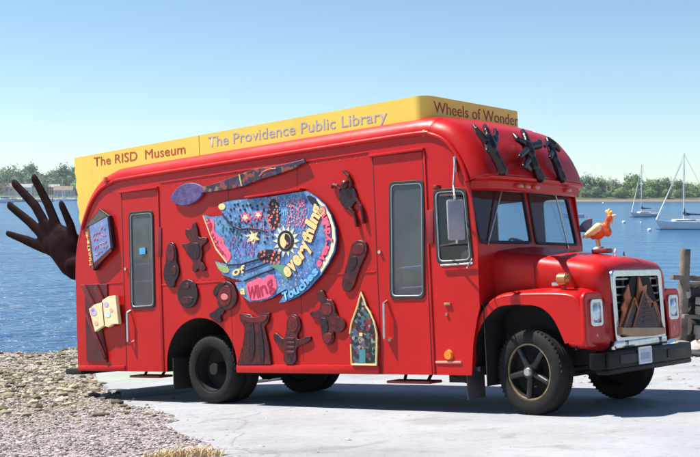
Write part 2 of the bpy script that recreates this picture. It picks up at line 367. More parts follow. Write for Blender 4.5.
# arch lips and wheel wells
for nm, x0, x1, z in (('rivet_row', -6.0, -2.1, 1.74), ('rivet_row', -4.45, -2.12, .50), ('rivet_row', -7.9, -6.97, .52), ('rivet_row', -6.0, -2.1, 3.13)):
    mb = MB(); n_ = int((x1 - x0) / .13); off_ = .027 if z == .50 else .017 if z == .52 else .002
    for k in range(n_): mb.ball((x0 + .06 + .13 * k, -HW - off_, z), .009, (1, .5, 1), n=1)
    mb.done(nm, RED, bus)
for x in (-4.62, -3.32):
    bar('panel_seam', [(x, .60), (x, 1.69)], .007, SEAM, th=.004); bar('panel_seam', [(x + .02, 1.72), (x + .02, 3.16)], .007, SEAM, th=.004)
def arch_lip(cx, cz, rx, rz, s):
    mb = MB(); pts = arch(cx, cz, rx, rz)
    for i in range(len(pts) - 1):
        a, b = pts[i], pts[i + 1]
        mb.quad((a[0], s * (HW - .002), a[1]), (b[0], s * (HW - .002), b[1]), (b[0], s * .5, b[1]), (a[0], s * .5, a[1]))
    mb.quad((pts[0][0], s * .5, .3), (pts[-1][0], s * .5, .3), (pts[-1][0], s * .5, 1.25), (pts[0][0], s * .5, 1.25)) if False else None
    mb.done('wheel_well', DARK, bus, smooth=0)
for s in (-1, 1): arch_lip(-5.27, .56, .715, .645, s)
# floor, bulkhead, interior
mb = MB(); mb.box((-7.05, 0, .52), (2.05, 2.38, .05)); mb.box((-5.27, 0, .52), (1.5, .98, .05)); mb.box((-2.56, 0, .52), (3.9, 2.38, .05)); mb.done('floor_pan', DARK, bus)
mb = MB(); mb.box((-2.25, .35, 1.9), (.04, 1.6, 2.8)); mb.done('bulkhead', INTDK, bus)
mb = MB(); mb.box((-4.6, .9, 1.5), (4, .4, 1.7)); mb.done('book_shelves', INTER, bus)
mb = MB()
for y in (.62,):
    mb.box((-1.55, y, 1.25), (.5, .5, .14), bev=.04); mb.box((-1.82, y, 1.65), (.12, .48, .75), rot=Matrix.Rotation(R(-8), 3, 'Y'), bev=.05); mb.box((-1.55, y, .85), (.35, .35, .7))
mb.done('driver_seat', INTDK, bus)
mb = MB(); mb.lathe([(.22 + .016 * math.cos(t), .016 * math.sin(t)) for t in np.linspace(0, 2 * math.pi, 9)], (0, 0, 0), 'z', 32); mb.cyl((-.21, 0, 0), (.21, 0, 0), .012); mb.cyl((0, 0, 0), (0, 0, -.5), .025)
o = mb.done('steering_wheel', BLACK, bus); o.data.transform(Matrix.Translation((-1.05, .62, 1.95)) @ Matrix.Rotation(R(35), 4, 'Y'))
MB().box((-.72, 0, 1.6), (.3, 2.3, .6), bev=.08).done('dashboard', INTDK, bus)
# ---- windscreen frame
A0 = Vector((-.545, 0, 1.93)); A1 = Vector((-.665, 0, 2.72)); ey = (A1 - A0).normalized(); ez = Vector((0, 1, 0)).cross(ey)
WM = Matrix(((0, ey.x, ez.x, A0.x), (1, ey.y, ez.y, A0.y), (0, ey.z, ez.z, A0.z), (0, 0, 0, 1)))
def onW(u, v):
    n = XC * ez.x + YC * ez.y + ZC * ez.z; c = OC + XC * A0.x + ZC * A0.z; r = ray(u, v); t = c.dot(n) / r.dot(n); p = r * t - OC
    q = Vector((p.dot(XC), p.dot(YC), p.dot(ZC))) - A0; return (q.y, q.dot(ey))
panes = [inset_quad([onW(*a) for a in ((468.3, 188.6), (480.2, 242), (531, 242.5), (522.3, 192))], .06), inset_quad([onW(*a) for a in ((527.6, 193.4), (535.8, 243), (576.5, 245), (566.3, 198.5))], .06)]
H = (A1 - A0).length
plate('windscreen_frame', [[(-1.21, 0), (1.21, 0), (1.21, H), (-1.21, H)]] + panes, RED, bus, WM @ Matrix.Translation((0, 0, -.015)), .015, .004)
for lp in panes:
    g = plate('windscreen', [grow(lp, .012), grow(lp, -.012)], BLACK, bus, WM @ Matrix.Translation((0, 0, .006)), .012, .004)
    plate('pane', [grow(lp, 0)], GLASS, g, WM @ Matrix.Translation((0, 0, -.004)), .002)
for a, b in (((499, 187.5), (490.5, 229)), ((552, 195), (563, 232))):
    p, q = onW(*a), onW(*b); mb = MB(); P = WM @ Vector((p[0], p[1], .05)); Q = WM @ Vector((q[0], q[1], .02)); mb.cyl(P, Q, .011); mb.cyl(WM @ Vector((p[0], p[1], -.0)), P, .02)
    d = (Q - P) * .42; mb.box(Q, (.014, .014, .45), rot=((Q - P).to_track_quat('Z', 'Y').to_matrix())); mb.done('wiper', ALU, bus)
# brow band below the cap with marker lamps
mb = MB(); ys = np.linspace(-1.2, 1.2, 17)
def bx(y, x0): return x0 + .10 * (1 - (y / HW) ** 2) - (.16 * max(0, (abs(y) - 1.0) / .22) ** 2)
for i in range(16):
    y0, y1 = ys[i], ys[i + 1]
    ring = lambda y: [(bx(y, -.455), y, 2.745), (bx(y, -.40), y, 2.725), (bx(y, -.41), y, 2.70), (bx(y, -.475), y, 2.68), (bx(y, -.50), y, 2.595), (bx(y, -.50) - .03, y, 2.575), (-.66, y, 2.60)]
    r0, r1 = ring(y0), ring(y1)
    for k in range(6): mb.quad(r0[k], r1[k], r1[k + 1], r0[k + 1])
mb.done('brow_band', RED, bus, smooth=30)
for u, v in ((475.7, 179.5), (517, 183.5), (523.5, 184), (532.5, 185), (566, 189)):
    y, z = FX(u, v, -.42); z = 2.635; o = MB().box((bx(y, -.47), y, z), (.07, .11, .055), bev=.02).done('marker_lamp', LAMPR if u > 500 else DKRED, bus)
# cowl wall
plate('cowl_wall', [[(-1.2, 1.25), (1.2, 1.25), (1.2, 1.945), (-1.2, 1.945)]], RED, bus, frame('F', -.557), .012)
# ---- hood
def hood_sec(x):
    t = (x + .55) / 1.35; w_ = .90 - .10 * t; zt = 1.93 - .20 * t - .02 * t * t; r = .16; pts = []
    for k in range(9): a = R(180 - 90 * k / 8); pts.append((-w_ + r + r * math.cos(a), zt - .05 - r + r * math.sin(a) + .0))
    L_ = [(-.70, .78), (-.72, 1.2), (-w_ + .01, 1.33)] + pts; c = [(-.35, zt - .015), (0, zt)]
    half = L_ + c; return half + [(-y, z) for y, z in half[::-1][1:]]
bm = bmesh.new(); rr = []
xs = list(np.linspace(-.55, .66, 9)) + [.72, .76, .785, .80]
for x in xs:
    sec = hood_sec(min(x, .8)); k = 0 if x <= .66 else ((x - .66) / .14); off = .10 * (1 - math.sqrt(max(0, 1 - k * k)))
    rr.append([bm.verts.new((x, y - math.copysign(off, y) * min(1, abs(y) / .6), z - (off if z > 1.3 else 0))) for y, z in sec])
for a, b in zip(rr[:-1], rr[1:]):
    for i in range(len(a) - 1): bm.faces.new((a[i], a[i + 1], b[i + 1], b[i]))
bmesh.ops.recalc_face_normals(bm, faces=bm.faces); link('hood', fin(bm, 50), RED, bus)
for s in (-1, 1):
    mb = MB(); mb.cyl((-.02, s * .876, 1.36), (-.02, s * .878, 1.70), .006, n=6); mb.done('hood_seam', SEAM, bus)
    MB().box((.25, s * .873, 1.45), (.10, .03, .05), bev=.008).done('hood_catch', CHROME, bus)
GR = [FX(609, 271, .8), FX(614.5, 343, .8), FX(663, 338, .8), FX(657.5, 270, .8)]
gl = inset_quad(GR, .07)
nose = [(v.co.y, v.co.z) for v in []]
sec = [(y - math.copysign(.10, y) * min(1, abs(y) / .6), z - (.10 if z > 1.3 else 0)) for y, z in hood_sec(.8)]
plate('nose_panel', [sec, grow(gl, -.02)], RED, bus, frame('F', .792), .01, .003)
zo_ = lambda x, y: FX(600 + x / 5.2, 262 + y / 5.2, .82)
gr = plate('grille', [gl, grow(gl, -.055)], CHROME, bus, frame('F', .815), .025, .012)
gb = MB()
y0 = min(p[0] for p in gl) + .05; y1 = max(p[0] for p in gl) - .05; z0 = min(p[1] for p in gl) + .05; z1 = max(p[1] for p in gl) - .05
gb.box((.70, (y0 + y1) / 2, (z0 + z1) / 2), (.02, y1 - y0, z1 - z0)); gb.done('grille_back', DARK, gr)
gb = MB()
for k in range(8):
    z = z0 + (z1 - z0) * (k + .5) / 8; gb.box((.775, (y0 + y1) / 2, z), (.05, y1 - y0, .022), bev=.006)
for k in range(5):
    y = y0 + (y1 - y0) * (k + .5) / 5; gb.box((.755, y, (z0 + z1) / 2), (.02, .02, z1 - z0))
gb.done('grille_bars', mat('dull_grille_bar', (.35, .36, .37), .4, metal=.8), gr)
plate('backing_plate', [[zo_(*a) for a in ((95, 385), (112, 300), (115, 200), (150, 110), (165, 68), (250, 68), (285, 180), (318, 260), (322, 385))]], DARK, gr, frame('F', .815), .008)  # flat black backing between the grille bars and the carved flames
gb = MB(); gb.box((.80, (y0 + y1) / 2, z0 - .07), (.10, y1 - y0 + .14, .10), bev=.02); gb.done('grille_sill', CHROME, gr)
# carved peaks and flames in front of the grille
zo = lambda x, y: FX(600 + x / 5.2, 262 + y / 5.2, .86)
SC = mat('carved_grey_peak', (.035, .02, .02), .6, col2=(.10, .055, .05), vscale=8, bump=.6); FL = mat('flame_paint', (.22, .04, .015), .55, col2=(.70, .22, .07), vscale=9)
WD = mat('varnished_wood', (.28, .14, .07), .4, col2=(.42, .24, .13), vscale=7)
art = plate('grille_sculpture', [[zo(*a) for a in ((100, 345), (320, 345), (322, 368), (270, 380), (150, 384), (102, 372))]], WD, bus, frame('F', .87), .035, .01)
plate('flame', [[zo(*a) for a in ((105, 350), (125, 260), (118, 235), (135, 195), (132, 170), (150, 120), (160, 175), (180, 215), (195, 200), (208, 80), (225, 130), (245, 120), (243, 165), (270, 200), (290, 215), (300, 270), (312, 300), (318, 350))]], FL, art, frame('F', .845), .012, .004)
plate('peak', [[zo(*a) for a in ((110, 350), (165, 195), (215, 350))]], SC, art, frame('F', .862), .014, .005)
plate('peak', [[zo(*a) for a in ((235, 350), (272, 215), (316, 350))]], SC, art, frame('F', .862), .014, .005)
plate('peak', [[zo(*a) for a in ((155, 350), (213, 155), (285, 350))]], mat('carved_dark_peak', (.03, .012, .014), .6, col2=(.08, .025, .025), vscale=10, bump=.5), art, frame('F', .885), .016, .006)
mb = MB()
for k in range(6):
    z = zo(0, 330 - 24 * k)[1]; t = k / 7; yc = zo(218, 0)[0]; wv = .30 * (1 - t); mb.box((.905, yc, z), (.012, wv, .012))
mb.done('carved_steps', SC, art)
mb = MB()
for a, b in (((110, 350), (165, 185)), ((155, 350), (213, 150)), ((213, 150), (285, 350)), ((272, 205), (316, 345)), ((185, 245), (165, 185))):
    p, q = zo(*a), zo(*b); mb.cyl((.893, p[0], p[1]), (.893, q[0], q[1]), .008)
mb.done('flame_edging', FL, art)
# ---- fenders, headlamps
FO = [(-.79, .50), (-.765, .75), (-.70, 1.0), (-.60, 1.19), (-.47, 1.31), (-.32, 1.37), (-.1, 1.39), (.3, 1.385), (.55, 1.365), (.67, 1.32), (.735, 1.22), (.755, 1.05), (.755, .76), (.535, .755)]
FI = [(.50, .80), (.39, 1.04), (.27, 1.17), (.13, 1.225), (-.1, 1.24), (-.32, 1.225), (-.46, 1.14), (-.57, 1.02), (-.655, .85), (-.69, .50)]
FIs = [(q.x, q.y) for q in densify([(x, z, 0) for x, z in FI], 4)]
for s in (-1, 1):
    # crowned fender: lofted outer skin from the hood to a rounded outer edge, with a flat arch face
    bm = bmesh.new(); rws = []; no = densify([(x, z, 0) for x, z in FO], 4)
    for i, P in enumerate(no):
        a = no[max(0, i - 1)]; b = no[min(len(no) - 1, i + 1)]; d = Vector((b.x - a.x, b.y - a.y)).normalized(); n_ = Vector((-d.y, d.x)); row = []
        for y, off in ((.74, -.04), (.85, -.015), (1.0, .0), (1.08, .006), (1.125, .018), (1.155, .035), (1.172, .058)):
            row.append(bm.verts.new((P.x - n_.x * off, s * y, P.y - n_.y * off)))
        rws.append(row)
    for a, b in zip(rws[:-1], rws[1:]):
        for i in range(6): bm.faces.new((a[i], a[i + 1], b[i + 1], b[i]) if s < 0 else (b[i], b[i + 1], a[i + 1], a[i]))
    fo = link('fender', fin(bm, 60), RED, bus); so = fo.modifiers.new('t', 'SOLIDIFY'); so.thickness = .012; so.offset = 0
    face = []
    for i, P in enumerate(no):
        a = no[max(0, i - 1)]; b = no[min(len(no) - 1, i + 1)]; d = Vector((b.x - a.x, b.y - a.y)).normalized(); n_ = Vector((-d.y, d.x)); face.append((P.x - n_.x * .054, P.y - n_.y * .054))
    lp = face + FIs; lp = [(x, z) for x, z in lp]
    if s > 0: lp = mir(lp)
    plate('arch_face', [lp], RED, fo, frame('R' if s < 0 else 'L', s * 1.168), .008, .0)
    # opening flange
    mb = MB(); fi = FIs
    for i in range(len(fi) - 1):
        a, b = fi[i], fi[i + 1]; mb.quad((a[0], s * 1.175, a[1]), (b[0], s * 1.175, b[1]), (b[0], s * .62, b[1]), (a[0], s * .62, a[1]))
    mb.box((-.02, s * .735, .93), (1.3, .015, .78)); mb.box((-.53, s * .96, .80), (.012, .44, .95)); mb.box((.62, s * .95, .98), (.02, .42, .50))
    mb.done('wheel_well', DARK, fo, smooth=0)
    fp = rrect(-1.165, .76, -.78, 1.33, .07)
    if s > 0: fp = [(-y, z) for y, z in fp]
    plate('fender_nose', [fp], RED, fo, frame('F', .735), .03, .02)
    # headlamp
    hy = .955 * s; hl = rrect(hy - .125, .98, hy + .125, 1.265, .04)
    h = plate('headlight', [hl, grow(hl, -.03)], CHROME, bus, frame('F', .775), .016, .006)
    plate('bezel', [grow(hl, -.015)], ALU, h, frame('F', .768), .006)
    mb = MB(); mb.ball((.768, hy, 1.122), .105, (.35, .92, 1.0), n=3).done('lens', LENS, h)
    MB().ball((.765, hy + .0, .875), .045, (.4, .8, 1), n=2).done('turn_signal', AMBER, bus)
    # signal lamp on top of the fender
    mb = MB(); mb.cyl((.42, s * 1.0, 1.38), (.42, s * 1.0, 1.43), .03); mb.done('lamp_stalk', RED, bus)
    mb = MB(); mb.cyl((.37, s * 1.0, 1.50), (.47, s * 1.0, 1.50), .07, n=20); mb.ball((.47, s * 1.0, 1.5), .062, (.5, 1, 1)); mb.ball((.37, s * 1.0, 1.5), .062, (.5, 1, 1)); mb.done('fender_lamp', mat('bronze_lamp', (.45, .16, .05), .3, metal=.5), bus)
# ---- bumper and plate
mb = MB(); mb.box((.90, 0, .60), (.10, 2.10, .19), bev=.025); mb.box((.86, 0, .48), (.16, 2.1, .06), bev=.02)
for s in (-1, 1):
    mb.box((.83, s * 1.09, .60), (.16, .10, .18), rot=Matrix.Rotation(R(-s * 35), 3, 'Z'), bev=.02)
mb.done('front_bumper', BLKMET, bus)
for y in (-.55, .62): MB().box((.953, y, .60), (.012, .5, .10), bev=.004).done('bumper_recess', mat('dark_step_plate', (.02, .016, .016), .6), bus)
py, pz = FX(644.5, 355, .96)
npl = MB().box((.965, py, pz), (.012, .31, .19), bev=.004).done('number_plate', mat('plate_blue_white', (.5, .56, .66), .4, var=.15, vscale=20), bus)
plate('plate_rim', [rrect(py - .155, pz - .095, py + .155, pz + .095, .02), rrect(py - .135, pz - .075, py + .135, pz + .075, .02)], WHITE, npl, frame('F', .973), .003)
for q in range(4): plate('plate_smudge', [rrect(py - .10 + .055 * q, pz - .045, py - .065 + .055 * q, pz + .03, .01)], mat('faint_plate_ink', (.33, .40, .52), .5), npl, frame('F', .973), .002)
# ---- mirror
def side_mirror(s):
    x = -.62; y = s * 1.52; mb = MB()
    mb.box((x, y, 2.225), (.05, .20, .46), rot=Matrix.Rotation(R(-38), 3, 'Z'), bev=.02); r = mb.done('side_mirror', mat('mirror_grey_back', (.30, .28, .32), .35, metal=.2), bus)
    mb = MB(); mb.tube([(-1.02, s * 1.23, 2.55), (-.80, s * 1.36, 2.53), (x, y, 2.50), (x, y, 2.46)], .014); mb.tube([(x, y, 2.5), (-.7, s * 1.42, 2.62), (-.78, s * 1.24, 2.98)], .013)
    mb.tube([(-1.05, s * 1.23, 1.96), (x, y, 1.965), (x, y, 2.0)], .012); mb.cyl((-.78, s * 1.25, 2.8), (-.78, s * 1.25, 2.98), .022); mb.done('mirror_arm', CHROME, r)
    MB().cyl((-1.05, s * 1.25, 1.73), (-.6, s * 1.25, 1.73), .012).cyl((-.6, s * 1.26, 1.78), (-.58, s * 1.4, 1.68), .01).done('drip_rail', CHROME, r)
side_mirror(-1)
# ---- steps, mud flaps, chassis
def step(u0, u1, v, y):
    a, b = S(u0, v, y), S(u1, v, y); mb = MB(); mb.box(((a[0] + b[0]) / 2, y + .12, a[1]), (b[0] - a[0], .26, .035), bev=.008); return mb, a, b
mb, a, b = step(387, 430, 382, -1.16); mb.done('door_step', DKRED, bus); MB().cyl((a[0] + .15, -1.0, a[1]), (a[0] + .12, -.9, .5), .02).cyl((b[0] - .15, -1.0, a[1]), (b[0] - .12, -.9, .5), .02).done('step_bracket', DARK, bus)
mb, a, b = step(130, 160, 376.5, -1.16); mb.done('door_step', DKRED, bus); MB().cyl((a[0] + .15, -1.0, a[1]), (a[0] + .12, -.9, .5), .02).cyl((b[0] - .15, -1.0, a[1]), (b[0] - .12, -.9, .5), .02).done('step_bracket', DARK, bus)
MB().box((-1.0, -1.0, .4), (.30, .1, .1)).cyl((-1.1, -1.05, .42), (-.86, -1.0, .34), .025).done('exhaust_bracket', DARK, bus)
for s in (-1, 1):
    MB().box((-.82, s * .98, .36), (.015, .36, .40), bev=.004).done('mud_flap', mat('mud_flap_grey', (.06, .055, .06), .75, var=.3), bus)
    MB().box((-5.88, s * .9, .42), (.02, .6, .45), bev=.005).done('mud_flap', DARK, bus)
mb = MB()
for s in (-1, 1): mb.box((-3.6, s * .42, .68), (8.9, .08, .22))
mb.box((-3.0, 0, .62), (.1, 1.0, .1)); mb.box((-6.8, 0, .62), (.1, 1.0, .1)); mb.cyl((-5.15, 0, .5), (-1.2, 0, .72), .05); mb.cyl((-5.15, -.9, .485), (-5.15, .9, .485), .07); mb.ball((-5.15, 0, .47), .22)
mb.box((0, 0, .42), (.12, 1.7, .1)); mb.cyl((.1, -.8, .40), (.1, .8, .40), .02); mb.box((.2, 0, .75), (.9, .55, .35)); mb.box((-2.2, .75, .5), (1.0, .45, .35), bev=.06)
mb.cyl((-1.2, .3, .42), (-3.5, .35, .42), .09)
mb.done('chassis', DARK, bus)
MB().box((-8.30, 0, .43), (.40, 2.3, .09), bev=.01).box((-8.15, 0, .5), (.1, 1.2, .1)).done('rear_bumper', DARK, bus)
# ---- wheels
def wheel(x, y, s, steer=0., front=True):
    e = bpy.data.objects.new('wheel', None); COL.objects.link(e); e.parent = bus; e.location = (x, y, .485); e.rotation_euler = (R(random.uniform(0, 0)), 0, R(steer))
    W = .125; mb = MB()
    pr = [(.31, -W + .03), (.325, -W + .005), (.36, -W - .004), (.41, -W - .002), (.45, -W + .01), (.472, -W + .035), (.479, -W + .06), (.479, -.03), (.470, -.027), (.470, -.015), (.479, -.012), (.479, .012), (.470, .015), (.470, .027), (.479, .03), (.479, W - .06), (.472, W - .035), (.45, W - .01), (.41, W + .002), (.36, W + .004), (.325, W - .005), (.31, W - .03), (.31, -W + .03)]
    mb.lathe(pr, (0, 0, 0), 'y', 64)
    for k in range(44):
        a = 2 * math.pi * k / 52
        for sy in (-1, 1):
            t = bmesh.new(); bmesh.ops.create_cube(t, size=1); bmesh.ops.scale(t, vec=(.022, .050, .026), verts=t.verts)
            bmesh.ops.rotate(t, cent=(0, 0, 0), matrix=Matrix.Rotation(R(12 * sy), 3, 'X'), verts=t.verts)
            bmesh.ops.translate(t, vec=(.4665, sy * (W - .045), 0), verts=t.verts); bmesh.ops.rotate(t, cent=(0, 0, 0), matrix=Matrix.Rotation(-a + (.03 * sy), 3, 'Y'), verts=t.verts); mb.add(t)
    mb.done('tyre', TYRE, e, 35)
    mb = MB(); o_ = s * (W - .035)
    mb.lathe([(.318, o_ - s * .01), (.322, o_ + s * .014), (.303, o_ + s * .018), (.297, o_)], (0, 0, 0), 'y', 56); mb.done('rim_ring', GOLD if front else BLKMET, e, 50)
    mb = MB()
    if front:
        mb.lathe([(.30, o_), (.285, o_ - s * .10), (.15, o_ - s * .13), (.02, o_ - s * .13)], (0, 0, 0), 'y', 48)
        mb.done('rim_dish', DARK, e)
        mb = MB()
        for k in range(5):
            a = R(90 + 72 * k + 30); c, d = math.cos(a), math.sin(a)
            mb.cyl((c * .07, o_ - s * .02, d * .07), (c * .29, o_ - s * .015, d * .29), .042, .034, 10)
            mb.box((c * .285, o_ + s * .004, d * .285), (.05, .02, .05), rot=Matrix.Rotation(-a, 3, 'Y'), bev=.006)
        mb.cyl((0, o_ - s * .10, 0), (0, o_ + s * .03, 0), .09, .075, 20); mb.done('spokes', mat('spoke_black', (.02, .02, .025), .4, metal=.3, var=.3), e)
        MB().cyl((0, o_ + s * .03, 0), (0, o_ + s * .055, 0), .05, .04, 16).done('hub_cap', ALU, e)
    else:
        mb.lathe([(.30, o_), (.285, o_ - s * .17), (.15, o_ - s * .19), (.02, o_ - s * .19)], (0, 0, 0), 'y', 48); mb.cyl((0, o_ - s * .19, 0), (0, o_ - s * .02, 0), .10, .08, 20)
        for k in range(0):
            a = R(72 * k); mb.cyl((math.cos(a) * .06, o_ - s * .14, math.sin(a) * .06), (math.cos(a) * .29, o_ - s * .1, math.sin(a) * .29), .04, .03, 8)
        mb.done('rim_dish', DARK, e)
    return e
for s in (-1, 1):
    wheel(0, s * 1.0, s, -10); wheel(-5.15, s * 1.03, s, 0, False); wheel(-5.15, s * .75, s, 0, False)

# ---- roof sign
SY = 1.10; SXF = -1.28; ZT = 3.80; ZB = 3.12
def plan(dx=0.):
    pts = [(-7.75, -SY - dx)]; pts += [(SXF - .17 + (.17 + dx) * math.sin(R(a)), -SY + .17 - (.17 + dx) * math.cos(R(a))) for a in range(0, 91, 10)]
    return pts + [(x, -y) for x, y in pts[::-1]]
mb = MB(); P0, P1 = plan(0), plan(-.025)
for a, b, c, d in zip(P0[:-1], P0[1:], P1[:-1], P1[1:]):
    mb.quad((a[0], a[1], ZB), (b[0], b[1], ZB), (b[0], b[1], ZT), (a[0], a[1], ZT)); mb.quad((c[0], c[1], ZT), (d[0], d[1], ZT), (d[0], d[1], ZB), (c[0], c[1], ZB)); mb.quad((a[0], a[1], ZT), (b[0], b[1], ZT), (d[0], d[1], ZT), (c[0], c[1], ZT))
sign = mb.done('roof_sign', YEL, bus, smooth=30)
SEAMY = mat('sign_joint', (.35, .2, .03), .7)
for u in (199,): a = S(u, 140, -SY); MB().box((a[0], -SY - .001, 3.6), (.007, .004, .39)).done('sign_joint', SEAMY, sign)
for s in (-1, 1):
    zig = [S(*p, y=-SY) for p in ((74, 158), (75.2, 166), (74.6, 172), (76.4, 180), (75.6, 187), (78, 195), (77, 203), (79.4, 211), (79, 219), (81.5, 226), (81.5, 233), (88, 232.5))]
    lp = [(-7.752, 3.80)] + zig + [(-7.752, 3.2)]
    lp = [(x, min(z, 3.80)) for x, z in lp]
    if s > 0: lp = mir(lp)
    plate('sign_tail', [lp], YEL, sign, frame('R' if s < 0 else 'L', s * (SY - .0125)), .0125, .0)
BR = mat('brown_red_letter', (.42, .075, .03), .5, var=.1); LI = mat('lilac_letter', (.42, .38, .47), .5, var=.08); BR2 = mat('dark_red_letter', (.33, .03, .02), .5, var=.1)
tS = lambda u, v: S(u, v, -SY)
text_between('sign_lettering', 'The RISD  Museum', tS(94, 166.2), tS(185.5, 153.2), .145, frame('R', -SY - .003), BR, sign, bold=-.0)
text_between('sign_lettering', 'The Providence Public Library', tS(208.5, 147.0), tS(387, 120.4), .152, frame('R', -SY - .003), LI, sign)
tF = lambda u, v: FX(u, v, SXF)
a, b = tF(434.2, 117.3), tF(518.5, 131.5)
text_between('sign_lettering', 'Wheels of Wonder', (a[0], a[1] + .06), (b[0], a[1] + .06), .15, frame('F', SXF + .003), BR2, sign)

# ---- the painted fish
def px(lst, ox=0, oy=0, k=1.): return [S(ox + x / k, oy + y / k) for x, y in lst]
def fish_mat():
    m = bpy.data.materials.new('fish_blue'); m.use_nodes = True; nt = m.node_tree; b = nt.nodes['Principled BSDF']; L = nt.links.new
    tc = nt.nodes.new('ShaderNodeTexCoord'); n = nt.nodes.new('ShaderNodeTexNoise'); n.inputs['Scale'].default_value = 5.5; n.inputs['Detail'].default_value = 8; n.inputs['Roughness'].default_value = .75; L(tc.outputs['Object'], n.inputs['Vector'])
    cr = nt.nodes.new('ShaderNodeValToRGB'); e = cr.color_ramp.elements; e[0].position = .32; e[0].color = (.02, .035, .12, 1); e[1].position = .47; e[1].color = (.07, .19, .44, 1)
    q = cr.color_ramp.elements.new(.62); q.color = (.17, .36, .58, 1); q = cr.color_ramp.elements.new(.68); q.color = (.26, .08, .34, 1); L(n.outputs['Fac'], cr.inputs[0])
    v = nt.nodes.new('ShaderNodeTexVoronoi'); v.inputs['Scale'].default_value = 26; L(tc.outputs['Object'], v.inputs['Vector'])
    c2 = nt.nodes.new('ShaderNodeValToRGB'); c2.color_ramp.elements[0].position = .26; c2.color_ramp.elements[0].color = (1, 1, 1, 1); c2.color_ramp.elements[1].position = .33; c2.color_ramp.elements[1].color = (0, 0, 0, 1); L(v.outputs['Distance'], c2.inputs[0])
    n2 = nt.nodes.new('ShaderNodeTexNoise'); n2.inputs['Scale'].default_value = 1.7; L(tc.outputs['Object'], n2.inputs['Vector'])
    mt = nt.nodes.new('ShaderNodeMath'); mt.operation = 'GREATER_THAN'; mt.inputs[1].default_value = .40; L(n2.outputs['Fac'], mt.inputs[0])
    mu = nt.nodes.new('ShaderNodeMath'); mu.operation = 'MULTIPLY'; L(c2.outputs[0], mu.inputs[0]); L(mt.outputs[0], mu.inputs[1])
    hs = nt.nodes.new('ShaderNodeValToRGB'); hs.color_ramp.interpolation = 'CONSTANT'; hs.color_ramp.elements[0].color = (.50, .07, .22, 1); hs.color_ramp.elements[1].position = .22; hs.color_ramp.elements[1].color = (.30, .24, .50, 1)
    for q_, c_ in ((.42, (.04, .04, .10, 1)), (.62, (.22, .42, .62, 1)), (.78, (.60, .40, .14, 1)), (.88, (.07, .22, .16, 1))): z_ = hs.color_ramp.elements.new(q_); z_.color = c_; L(v.outputs['Color'], hs.inputs[0])
    mx = nt.nodes.new('ShaderNodeMix'); mx.data_type = 'RGBA'; L(mu.outputs[0], mx.inputs[0]); L(cr.outputs[0], mx.inputs[6]); L(hs.outputs[0], mx.inputs[7]); L(mx.outputs[2], b.inputs['Base Color'])
    b.inputs['Roughness'].default_value = .45; return m
FISH = fish_mat()
fo = [(221, 206.4), (225, 203), (235.5, 200.5), (246, 199.5), (275, 196.5), (301, 192.3), (309, 191.3), (318.4, 196.6), (327.6, 204.5), (334, 215), (338.2, 228), (339.4, 240), (337.5, 252), (331.5, 263.4), (323.6, 275.2), (311.8, 288.4), (301.3, 296.2), (289.5, 301.5), (281.6, 302.8), (286, 296), (290, 288.5), (281, 293.5), (275, 297.6), (263, 301.5), (252.6, 301.5), (244.7, 295.6), (239.4, 287), (238, 282.5), (246, 281.5), (236, 278.5), (226.3, 275), (221, 268.7), (217.7, 260.8), (223, 263), (229.5, 264), (225, 256.8), (218.8, 249), (212.5, 233.4), (207.9, 221.5), (206, 215), (214, 217), (227, 215.4)]
fish = plate('painted_fish', [px(fo)], mat('fish_edge_navy', (.015, .015, .04), .5), bus, frame('R', -HW - .024), .024, .0)
plate('painted_face', [px(fo)], FISH, fish, frame('R', -HW - .051), .0035)
FR = frame('R', -HW - .0575)
def acc(name, pts, m, par=None, off=.0, ext=.003, sm_=False): return plate(name, [px(pts)], m, par or fish, frame('R', -HW - .0575 - off), ext, 0, smoothloop=sm_)
PINK = mat('pink_paint', (.75, .09, .19), .5, col2=(.85, .16, .28), vscale=20); YLW = mat('cream_yellow_paint', (.86, .60, .22), .5, col2=(.9, .7, .32), vscale=14); LBL = mat('light_blue_paint', (.10, .38, .68), .5, col2=(.25, .55, .8), vscale=20)
ORG = mat('orange_dot_paint', (.75, .18, .08), .5); GRN = mat('leaf_green_paint', (.25, .36, .10), .5, col2=(.45, .48, .2), vscale=20); NAVY = mat('navy_black_paint', (.012, .012, .03), .5); PUR = mat('purple_paint', (.3, .1, .4), .5); CRM = mat('cream_paint', (.85, .75, .5), .5); DRD = mat('deep_red_outline_paint', (.25, .01, .04), .5)  # the deep red is the painted outline round the letters
acc('pink_border', [(208.5, 220.5), (213, 218.5), (216.5, 220), (218, 224), (217, 230), (220, 235), (227, 239), (227.5, 245), (232, 250), (235, 255), (232.5, 260.5), (229.5, 262.5), (226, 256.8), (220, 249), (213.5, 233.4)], PINK, sm_=True)
mb = MB()
def strip(pts, wd, off):
    P = [Vector((S(*p)[0], -HW - .0575 - off, S(*p)[1])) for p in pts]
    for a, b in zip(P[:-1], P[1:]): mb.cyl(a, b, wd, n=6)
strip([(206.5, 216), (209, 223), (213, 233.5), (219.2, 249), (225.5, 257), (230, 263)], .012, 0); mb.done('cream_edging', YLW, fish); mb = MB()
acc('cream_rim', [(320, 198.5), (327.6, 205.5), (333.5, 215), (337.5, 228), (338.7, 240), (336.5, 251), (331, 262.5), (324.5, 272.5), (323.5, 270), (323.8, 266.5), (330, 256), (334, 246), (335.5, 236), (334.5, 226), (331, 216), (326, 207.5), (319, 201)], CRM, sm_=False)
acc('black_patch', [(309, 195.5), (315, 196), (321, 201), (322, 206), (318, 206.5), (313, 203)], NAVY, sm_=True)
acc('wing_pink_field', [(249, 282), (256, 281), (262, 276), (266, 281), (270, 275), (275, 274), (279, 279), (280.5, 288), (275.5, 296), (263, 300), (253, 300.5), (250, 292)], PINK, sm_=True)
